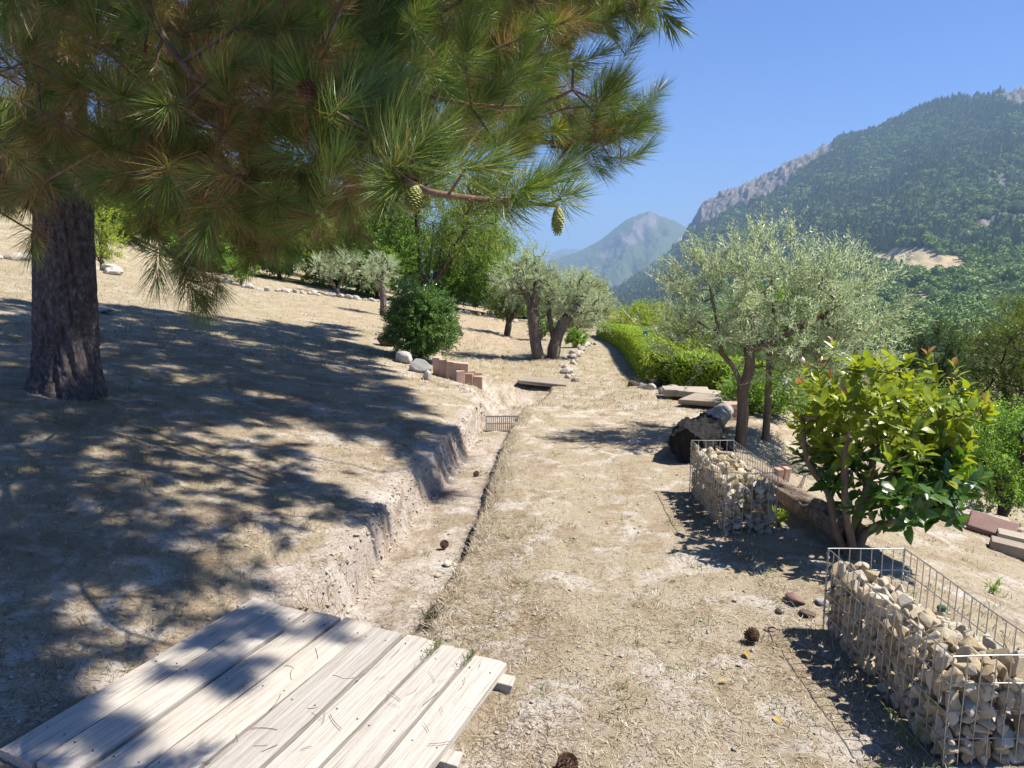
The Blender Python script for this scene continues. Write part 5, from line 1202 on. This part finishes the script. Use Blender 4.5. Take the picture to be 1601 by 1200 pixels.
# ------------------------------------------------------------------ the large-leaved shrub with red tips
def leaf_mesh(name, mat, L, W, curl, fold):
    t = np.array([0, .22, .48, .74, 1.0]); w = np.array([.0, .70, 1.0, .72, 0.0]) * W / 2
    V = []; F = []
    for i in range(5):
        z = -curl * L * t[i] ** 2
        if w[i] == 0: V.append((0, t[i] * L, z))
        else: V += [(-w[i], t[i] * L, z + fold * w[i]), (0, t[i] * L, z), (w[i], t[i] * L, z + fold * w[i])]
    F = [(0, 2, 1), (0, 3, 2)]
    for a in (1, 4): F += [(a, a + 1, a + 4), (a, a + 4, a + 3), (a + 1, a + 2, a + 5), (a + 1, a + 5, a + 4)]
    F += [(7, 8, 10), (8, 9, 10)]
    return np.array(V, float), np.array(F)
LEAFV, LEAFF = leaf_mesh("leaf", None, 1.0, .46, .16, .32); LEAFV2, _ = leaf_mesh("leaf", None, 1.0, .42, .05, .55); LEAFV3, _ = leaf_mesh("leaf", None, 1.0, .50, .28, .2)
LV = [LEAFV, LEAFV2, LEAFV3]
LM_PHD = leafmat("shrub_leaf_green", [(0, (.035, .08, .016)), (.5, (.06, .125, .022)), (1, (.10, .185, .032))], .30, .55, .25, (1.6, 1.9, .4), True)
LM_PHY = leafmat("shrub_leaf_young", [(0, (.19, .27, .028)), (.5, (.28, .35, .035)), (1, (.38, .42, .05))], .3, .5, .45, (1.2, 1.15, .4), True)
LM_PHR = leafmat("shrub_leaf_red", [(0, (.26, .15, .06)), (.5, (.33, .17, .10)), (1, (.38, .24, .12))], .32, .5, .38, (1.2, .9, .6), True)
pm = [LM_PHD, LM_PHY, LM_PHR]
bph = on(1.99, 4.13); ph = thing("leafy_shrub", bph, "large-leaved green shrub with reddish shoot tips behind the larger gabion", "shrub")
d = pix(bph)[2]; q = lambda u, v, dd=0.0: P(u, v, d + dd) - bph
g = np.random.default_rng(621)
ells = [(*q(1380, 640), .38, .40, .32), (*q(1308, 650, .05), .22, .32, .26), (*q(1450, 660, 0), .25, .34, .30), (*q(1390, 750, -.05), .44, .42, .24), (*q(1462, 765), .18, .28, .2), (*q(1290, 720, .1), .18, .25, .2)]
A_, o_ = blob_points(250, ells, g, .30, 3, .2)
kt = [(1303, 525), (1278, 560), (1385, 545), (1345, 570), (1450, 545), (1495, 560), (1535, 625), (1245, 590), (1420, 590), (1325, 590), (1480, 600), (1255, 560)]
tops = np.array([q(u, v + 28, g.normal(0, .15)) for u, v in kt])
lines = [[(0, 0, -.06), q(1330, 830), q(1350, 780), q(1370, 700)], [(-.03, .02, 0), q(1308, 830), q(1295, 770), q(1262, 720), q(1255, 650)], [(.03, 0, 0), q(1350, 835), q(1420, 800), q(1480, 740)], [(.02, .05, 0), q(1345, 800, .1), q(1400, 740, .2), q(1440, 660, .2)], [(0, -.02, 0), q(1325, 810, -.1), q(1320, 740, -.15), q(1330, 660, -.1)]]
Nn, par, ends, _ = grow(lines, np.concatenate([A_, tops]), .09, .08); r = radii(par, .0028, 2.4); r = .0028 + (r - .0028) * (.05 - .0028) / max(r[0] - .0028, 1e-6); r = np.minimum(r, .045)
mb = MB(); skeleton_mesh(mb, Nn, par, r); mb.build("stems", BARK_BROWN, ph, True)
rec = []
for k_, (a, o) in enumerate(zip(np.concatenate([A_, tops]), np.concatenate([o_, np.tile([0, 0, 1.0], (len(tops), 1))]))):
    istop = k_ >= len(A_); ax = unit(o * .5 + np.array([0, 0, 1.0 if istop else .6]) + g.normal(0, .22, 3)); hfrac = (a[2] - .55) / .45
    nl = 10 if istop else 9; sl_ = .14 if istop else .10
    e1 = unit(np.cross(ax, g.normal(0, 1, 3))); e2 = np.cross(ax, e1)
    for j in range(nl):
        t = (j + .5) / nl; an = j * 2.4 + g.normal(0, .3); lat = e1 * math.cos(an) + e2 * math.sin(an); el = math.radians(82 - 52 * t + g.normal(0, 10))
        dd = unit(lat * math.sin(el) + ax * math.cos(el)); up_ = unit(ax - dd * np.dot(ax, dd)); size = (.118 - .038 * t) * g.uniform(.6, 1.15) * (1.0 if not istop else .85)
        young = (hfrac + .35 * t + g.normal(0, .18)) > .22; m_ = 2 if (istop and t > .8) or (young and hfrac > .75 and t > .88 and g.uniform() < .15) else (1 if young or (istop and t > .3) else 0)
        rec.append((a + ax * (t - .4) * sl_, dd, up_, size, m_, g.integers(3)))
cpos = CAM - bph; pos_ = np.array([r_[0] for r_ in rec]); vis = np.linalg.norm(pos_ - cpos, axis=1) - .25 * np.array([r_[4] > 0 for r_ in rec]) - np.array([r_[3] for r_ in rec]) * 3
order = np.argsort(vis); leafme = {}
for m_ in range(3):
    for v_ in range(3): leafme[(m_, v_)] = mesh_np("leaf", LV[v_], LEAFF, pm[m_], {"rnd": np.full(11, .5)}, True)
rest = {0: [], 1: [], 2: []}
for n_, i in enumerate(order):
    p0, dd, up_, size, m_, v_ = rec[i]; Rm = np.stack([np.cross(dd, up_), dd, up_], 1)
    if n_ < 300: obj("leaf", leafme[(m_, int(v_))], ph, p0, Matrix(Rm).to_euler(), size)
    else: rest[m_].append((LV[int(v_)] * size) @ Rm.T + p0)
for m_ in range(3):
    if rest[m_]:
        k = len(rest[m_]); Fk = (LEAFF[None] + np.arange(k)[:, None, None] * 11).reshape(-1, 3)
        tag(obj("leaves", mesh_np("leaves", np.concatenate(rest[m_]), Fk, pm[m_], {"rnd": np.repeat(g.uniform(0, 1, k), 11)}, True), ph), kind="stuff")
# ------------------------------------------------------------------ loose cover of the ground: straw, litter, pebbles
LM_STRAW = leafmat("straw_blade", [(0, (.10, .07, .045)), (.3, (.30, .235, .15)), (.7, (.50, .43, .31)), (1, (.66, .60, .48))], .7, .2, .15, (1, 1, .9))
LM_GRASS = leafmat("green_blade", [(0, (.09, .13, .03)), (.6, (.16, .20, .05)), (1, (.30, .30, .11))], .6, .2, .3)
LM_LITTER = leafmat("fallen_needle", [(0, (.09, .05, .03)), (.6, (.19, .11, .06)), (1, (.30, .19, .10))], .7, .2, .1)
gg = np.random.default_rng(701)
def free(x, y):
    """off the platform, the gabions and the trench wall"""
    px_, py_ = x - plat.location[0], y - plat.location[1]
    a = px_ * ux[0] + py_ * ux[1]; b_ = px_ * uy[0] + py_ * uy[1]
    on_plat = (np.abs(a) < plat_w / 2 + .01) & (np.abs(b_) < plat_l / 2 + .01)
    gab = ((x > 1.42) & (x < 1.8) & (y > 2.25) & (y < 3.25)) | ((x > 1.32) & (x < 1.68) & (y > 4.48) & (y < 5.44))
    return ~on_plat & ~gab
def blades(name, label, x, y, L, W, tilt, mat, seed, rbase=0.0, curl=.2):
    g = np.random.default_rng(seed); n = len(x); z = H(x, y) - .002
    az_ = g.uniform(0, 2 * np.pi, n); el = np.radians(np.abs(g.normal(tilt[0], tilt[1], n)))
    d = np.stack([np.cos(az_) * np.cos(el), np.sin(az_) * np.cos(el), np.sin(el)], 1); sd = np.stack([-np.sin(az_), np.cos(az_), np.zeros(n)], 1)
    ll = L * g.uniform(.5, 1.5, n); p = np.stack([x, y, z], 1); m = p + d * (ll * .55)[:, None] + sd * (g.normal(0, .08, n) * ll)[:, None]; e = p + d * ll[:, None] + np.array([0, 0, -1.0]) * (curl * ll * np.sin(el))[:, None] + sd * (g.normal(0, .18, n) * ll)[:, None]
    zz = H(e[:, 0], e[:, 1]) + .002; e[:, 2] = np.maximum(e[:, 2], zz); zm = H(m[:, 0], m[:, 1]) + .003; m[:, 2] = np.maximum(m[:, 2], zm)
    w = (W * g.uniform(.7, 1.3, n))[:, None] / 2
    V = np.stack([p - sd * w * .8, p + sd * w * .8, m + sd * w, m - sd * w, e], 1).reshape(-1, 3); b_ = np.arange(n)[:, None] * 5
    return tag(obj(name, mesh_np(name, V, [b_ + np.array([[0, 1, 2, 3]]), b_ + np.array([[3, 2, 4]])], mat, {"rnd": np.repeat(np.clip(g.uniform(0, 1, n) + rbase, 0, 1), 5)})), label, None, None, "stuff")
def field(n, r0, r1, a0=-50, a1=50, k=1.3):
    a = np.radians(gg.uniform(a0, a1, n)); r_ = (gg.uniform(r0 ** (2 - k), r1 ** (2 - k), n)) ** (1 / (2 - k)); return r_ * np.sin(a), r_ * np.cos(a)
x, y = field(190000, 1.9, 10.5); m_ = (fbm(x * 1.6, y * 1.6, 711, 4, .6) + .35 * fbm(x * 7, y * 7, 712, 2)) * .8 + gg.uniform(-.55, .55, len(x)) > -.05 + .75 * soil_of(x, y)
m_ &= free(x, y) & (x < np.interp(y, YE, XE) + 3.5); x, y = x[m_], y[m_]
blades("dry_grass", "sparse straw-coloured dry grass on the sandy ground", x, y, .036, .0024, (12, 16), LM_STRAW, 1)
x, y = field(60000, 9, 26, -48, 22); m_ = free(x, y) & (x < np.interp(y, YE, XE) + .4) & (fbm(x * .8, y * .8, 713, 3) > -.35); x, y = x[m_], y[m_]
blades("dry_grass", "dry mown lawn grass of the upper and far lawn", x, y, .06, .005, (30, 20), LM_STRAW, 2, -.22)
# green sprigs
cx, cy = field(260, 2.1, 9); m_ = free(cx, cy) & (cx > -6); cx, cy = cx[m_], cy[m_]; fx, fy = field(200, 8.5, 15, -14, 14, 1.0); cx = np.concatenate([cx, fx]); cy = np.concatenate([cy, fy])
rep = 22; x = np.repeat(cx, rep) + gg.normal(0, .035, len(cx) * rep); y = np.repeat(cy, rep) + gg.normal(0, .035, len(cx) * rep); m_ = free(x, y)
blades("green_grass", "scattered small green grass sprigs in the dry lawn", x[m_], y[m_], .045, .0028, (42, 18), LM_GRASS, 3)
ly = gg.uniform(2.4, 8.6, 5200); lx = np.interp(ly, YF, XR) + .05 + np.abs(gg.normal(0, .06, len(ly))); m_ = free(lx, ly) & (vnoise(ly * 3, ly * 0, 77) > .3)
blades("dry_grass", "dry grass fringe hanging over the trench lip", lx[m_], ly[m_], .06, .0024, (28, 16), LM_STRAW, 4)
tx, ty = 1.36 + gg.normal(0, .05, 1600), gg.uniform(2.2, 5.5, 1600); m_ = free(tx, ty)
blades("dry_grass", "dry grass along the feet of the gabions", tx[m_], ty[m_], .05, .0024, (30, 20), LM_STRAW, 5)
# brown needle litter under the pine
x, y = field(52000, 1.9, 9.5, -50, 14); m_ = free(x, y) & (x < .2) & (fbm(x * 2.1, y * 2.1, 721, 3) + gg.uniform(-.5, .5, len(x)) > -.1); x, y = x[m_], y[m_]
blades("needle_litter", "fallen brown pine needles strewn under the pine", x, y, .075, .0017, (3, 4), LM_LITTER, 6, 0, 0)
x, y = field(9000, 1.9, 7, -5, 38); m_ = free(x, y) & (fbm(x * 2.1, y * 2.1, 722, 3) > .05) & (x < 1.9); x, y = x[m_], y[m_]
blades("needle_litter", "brown pine needles and plant litter on the sunny path", x, y, .05, .0016, (3, 4), LM_LITTER, 7, 0, 0)
# pebbles and crumbs
PEB = stonemat("pebble", [(.1, (.26, .21, .17)), (.4, (.40, .34, .28)), (.7, (.50, .44, .37)), (.95, (.60, .55, .48))], 30, .2, False)
bm = bmesh.new(); bmesh.ops.create_icosphere(bm, subdivisions=1, radius=.5); IV = np.array([v.co for v in bm.verts]); IF = np.array([[v.index for v in f.verts] for f in bm.faces]); bm.free()
def pebbles(name, label, x, y, smin, smax, seed, mat=PEB):
    g = np.random.default_rng(seed); n = len(x); s = smin + (smax - smin) * g.uniform(0, 1, n) ** 3
    V = IV[None] * (1 + .28 * g.normal(0, 1, (n, len(IV), 1)).clip(-1, 1)) * s[:, None, None] * np.stack([np.ones(n), g.uniform(.6, 1, n), g.uniform(.4, .75, n)], 1)[:, None]
    a = g.uniform(0, 6.28, n); ca, sa = np.cos(a)[:, None], np.sin(a)[:, None]; Vx = V[..., 0] * ca - V[..., 1] * sa; Vy = V[..., 0] * sa + V[..., 1] * ca
    V = np.stack([Vx + x[:, None], Vy + y[:, None], V[..., 2] + (H(x, y) + s * .12)[:, None]], -1).reshape(-1, 3)
    F = (IF[None] + np.arange(n)[:, None, None] * len(IV)).reshape(-1, 3)
    return tag(obj(name, mesh_np(name, V, F, mat)), label, None, None, "stuff")
x, y = field(5200, 1.9, 10, -48, 44); m_ = free(x, y) & (x < 4); pebbles("pebbles", "pale pebbles and crumbs scattered over the ground", x[m_], y[m_], .004, .028, 11)
yy = gg.uniform(3.2, 8.4, 1500); t_ = gg.uniform(0, 1, len(yy)) ** .8; xx = np.interp(yy, YB, XB) * (1 - t_) + np.interp(yy, YF, XL) * t_ + gg.normal(.0, .025, len(yy)); pebbles("gravel", "earth crumbs and gravel of the eroded trench bank", xx, yy, .006, .038, 12)
# ------------------------------------------------------------------ small single things
dc = cone_mesh("pine_cone", MAT_DRYCONE, .062, .062, 8, 8, .38)
for (u, v, rx_, lab) in ((1185, 1008, 1.2, "open brown pine cone on the path near the larger gabion"), (880, 1194, 1.5, "open brown pine cone at the bottom edge on the path"), (697, 858, 1.0, "small dark pine cone lying in the trench"), (742, 742, 1.4, "tiny dark pine cone farther up the trench")):
    tag(obj("pine_cone", dc, None, G(u, v, .022), (rx_, .2, u), 1.0 if v > 900 else .75), lab, "pine cone", "pine cones on the ground")
LM_DEAD = leafmat("fallen_leaf", [(0, (.36, .25, .05)), (1, (.45, .34, .10))], .6, .3, .2)
for i, (u, v, lab, sz) in enumerate(((1171, 1031, "fallen yellow leaf just below the pine cone", .06), (1140, 1068, "pale fallen leaf on the sandy path", .045), (1210, 1120, "fallen cream leaf near the larger gabion's shadow", .05))):
    tag(obj("fallen_leaf", mesh_np("fallen_leaf", LV[i] * sz, LEAFF, LM_DEAD, {"rnd": np.full(11, .3 + .3 * i)}), None, G(u, v, .012), (.15, .1, i * 1.7)), lab, "leaf", "fallen leaves on the path")
# needles and twigs dropped on the planks (platform space)
g = np.random.default_rng(731); mb = MB()
for _ in range(46):
    c = np.array([g.uniform(-.1, .5) * plat_w, g.uniform(-.48, .48) * plat_l, .0385]); a = g.uniform(0, 6.28); ln = g.uniform(.03, .10); cv = g.normal(0, .35)
    t = np.linspace(-.5, .5, 6); pts = c + np.stack([np.cos(a + cv * t) * t * ln, np.sin(a + cv * t) * t * ln, np.full(6, 0.0)], 1); mb.tube(pts, g.uniform(.0006, .0013), 4, g.uniform(0, 1))
lt = mb.build("plank_litter", LM_LITTER, None); lt.location = plat.location; lt.rotation_euler = plat.rotation_euler; tag(lt, "fallen needles and bits of twig on the planks", None, None, "stuff")
# grass growing up between the end planks
g = np.random.default_rng(741); k_ = 110; gi = g.choice([6, 7], k_); xs_ = -plat_w / 2 + gi * plat_w / nb + g.normal(0, .004, k_); ys_ = plat_l / 2 - np.abs(g.normal(0, .09, k_)) + .01
pw = np.array(plat.location)[None] + ux[None] * xs_[:, None] + uy[None] * ys_[:, None]; V = []; 
d_ = unit(np.stack([g.normal(0, .6, k_), g.normal(.2, .5, k_), np.full(k_, .8)], 1)); sd = unit(np.cross(d_, [0, 0, 1.0])); ll = g.uniform(.02, .05, k_); Vg, Fg = leaf_quads(pw + np.array([0, 0, .02]), d_, sd, ll, .0028)
tag(obj("green_grass", mesh_np("green_grass", Vg, Fg, LM_GRASS, {"rnd": np.repeat(g.uniform(.2, 1, k_), 4)})), "grass growing up between the outer planks", None, None, "stuff")
# weeds: dry stalk before the larger gabion, small plant on the terrace
def weed(label, p, n, L, mat, seed, stalk=.0):
    g = np.random.default_rng(seed); root = thing("weed", p, label, "weed"); mb = MB(); A2 = []
    for i in range(n):
        a = g.uniform(0, 6.28); e = np.array([math.cos(a) * L * .4, math.sin(a) * L * .4, L * g.uniform(.5, 1)]); mb.tube(np.array([[0, 0, -.01], e * .5 + [0, 0, .02], e]), [.0022, .0018, .001], 4, .5); A2 += [e * t for t in np.linspace(.3, 1, 5)]
    mb.build("stalks", mat, root); A2 = np.array(A2); d_ = unit(g.normal(0, 1, A2.shape) + [0, 0, .6]); V, F = leaf_quads(A2, d_, unit(np.cross(d_, g.normal(0, 1, A2.shape))), .035, .009); tag(obj("leaves", mesh_np("leaves", V, F, mat, {"rnd": np.repeat(g.uniform(0, 1, len(A2)), 4)}), root), kind="stuff")
weed("thin dry stalk growing at the foot of the larger gabion", G(1425, 1165), 4, .22, LM_GRASS, 5)
weed("small green plant on the sunny lower terrace", G(1552, 928), 9, .09, LM_BRIGHT, 6)
weed("small green sprig in the trench near its lip", G(672, 975), 8, .07, LM_GRASS, 7)
weed("yellow-green cushion plant beside the smaller gabion", on(1.74, 4.66), 46, .11, LM_YELLOW, 8)
# cord strung above the hedge
mb = MB(); e0 = P(1040, 520, 12.5); e1 = P(972, 482, 18.5); t = np.linspace(0, 1, 14)[:, None]; mb.tube(e0 + (e1 - e0) * t - np.array([0, 0, .12]) * (np.sin(np.pi * t)), .008, 5)
MAT_CORD = (lambda m: (m.col((.50, .52, .30)), m.set(.7, .2), m.m)[-1])(NT("pale_cord")); tag(mb.build("cord", MAT_CORD), "pale cord strung between the shrubs behind the hedge", "cord")
# dark green drip tray standing in the larger gabion and green strap on the log
MAT_GREENP = (lambda m: (m.col((.02, .075, .05)), m.set(.4, .5), m.m)[-1])(NT("green_plastic"))
p_ = np.array([1.80, 2.98, 0.0]); pt = thing("green_stake", on(1.90, 3.12), "short dark green plastic stake behind the larger gabion", "stake"); mb = MB(); mb.tube([(0, 0, -.02), (.01, 0, .15)], [.015, .017], 10); mb.build("tube", MAT_GREENP, pt, True); mb = MB(); mb.tube([(.01, 0, .15), (.0103, 0, .16)], [.02, .018], 10); mb.build("cap", MAT_GREENP, pt)
mb = MB(); c = np.array([2.02, 7.6, .16]); mb.box(c + [0, 0, -.08], (.018, .006, .13), rotz(.4)); tag(mb.build("green_strap", MAT_GREENP), "dark green strip hanging beside the charred log", "strap")
# ------------------------------------------------------------------ haze: the valley air
def haze_box(density):
    mb = MB(); mb.box((0, 5500, 370), (9500, 8500, 720))
    m = NT("valley_haze"); m.t.nodes.remove(m.b)
    pv = m.n("ShaderNodeVolumePrincipled"); pv.inputs["Color"].default_value = (.46, .70, 1.0, 1); pv.inputs["Density"].default_value = density
    pv.inputs["Anisotropy"].default_value = .0
    m.l(pv.outputs[0], m.out.inputs["Volume"])
    o = mb.build("haze", m.m); tag(o, "thin blue haze in the valley air", None, None, "stuff"); return o
haze_box(1.7e-4)
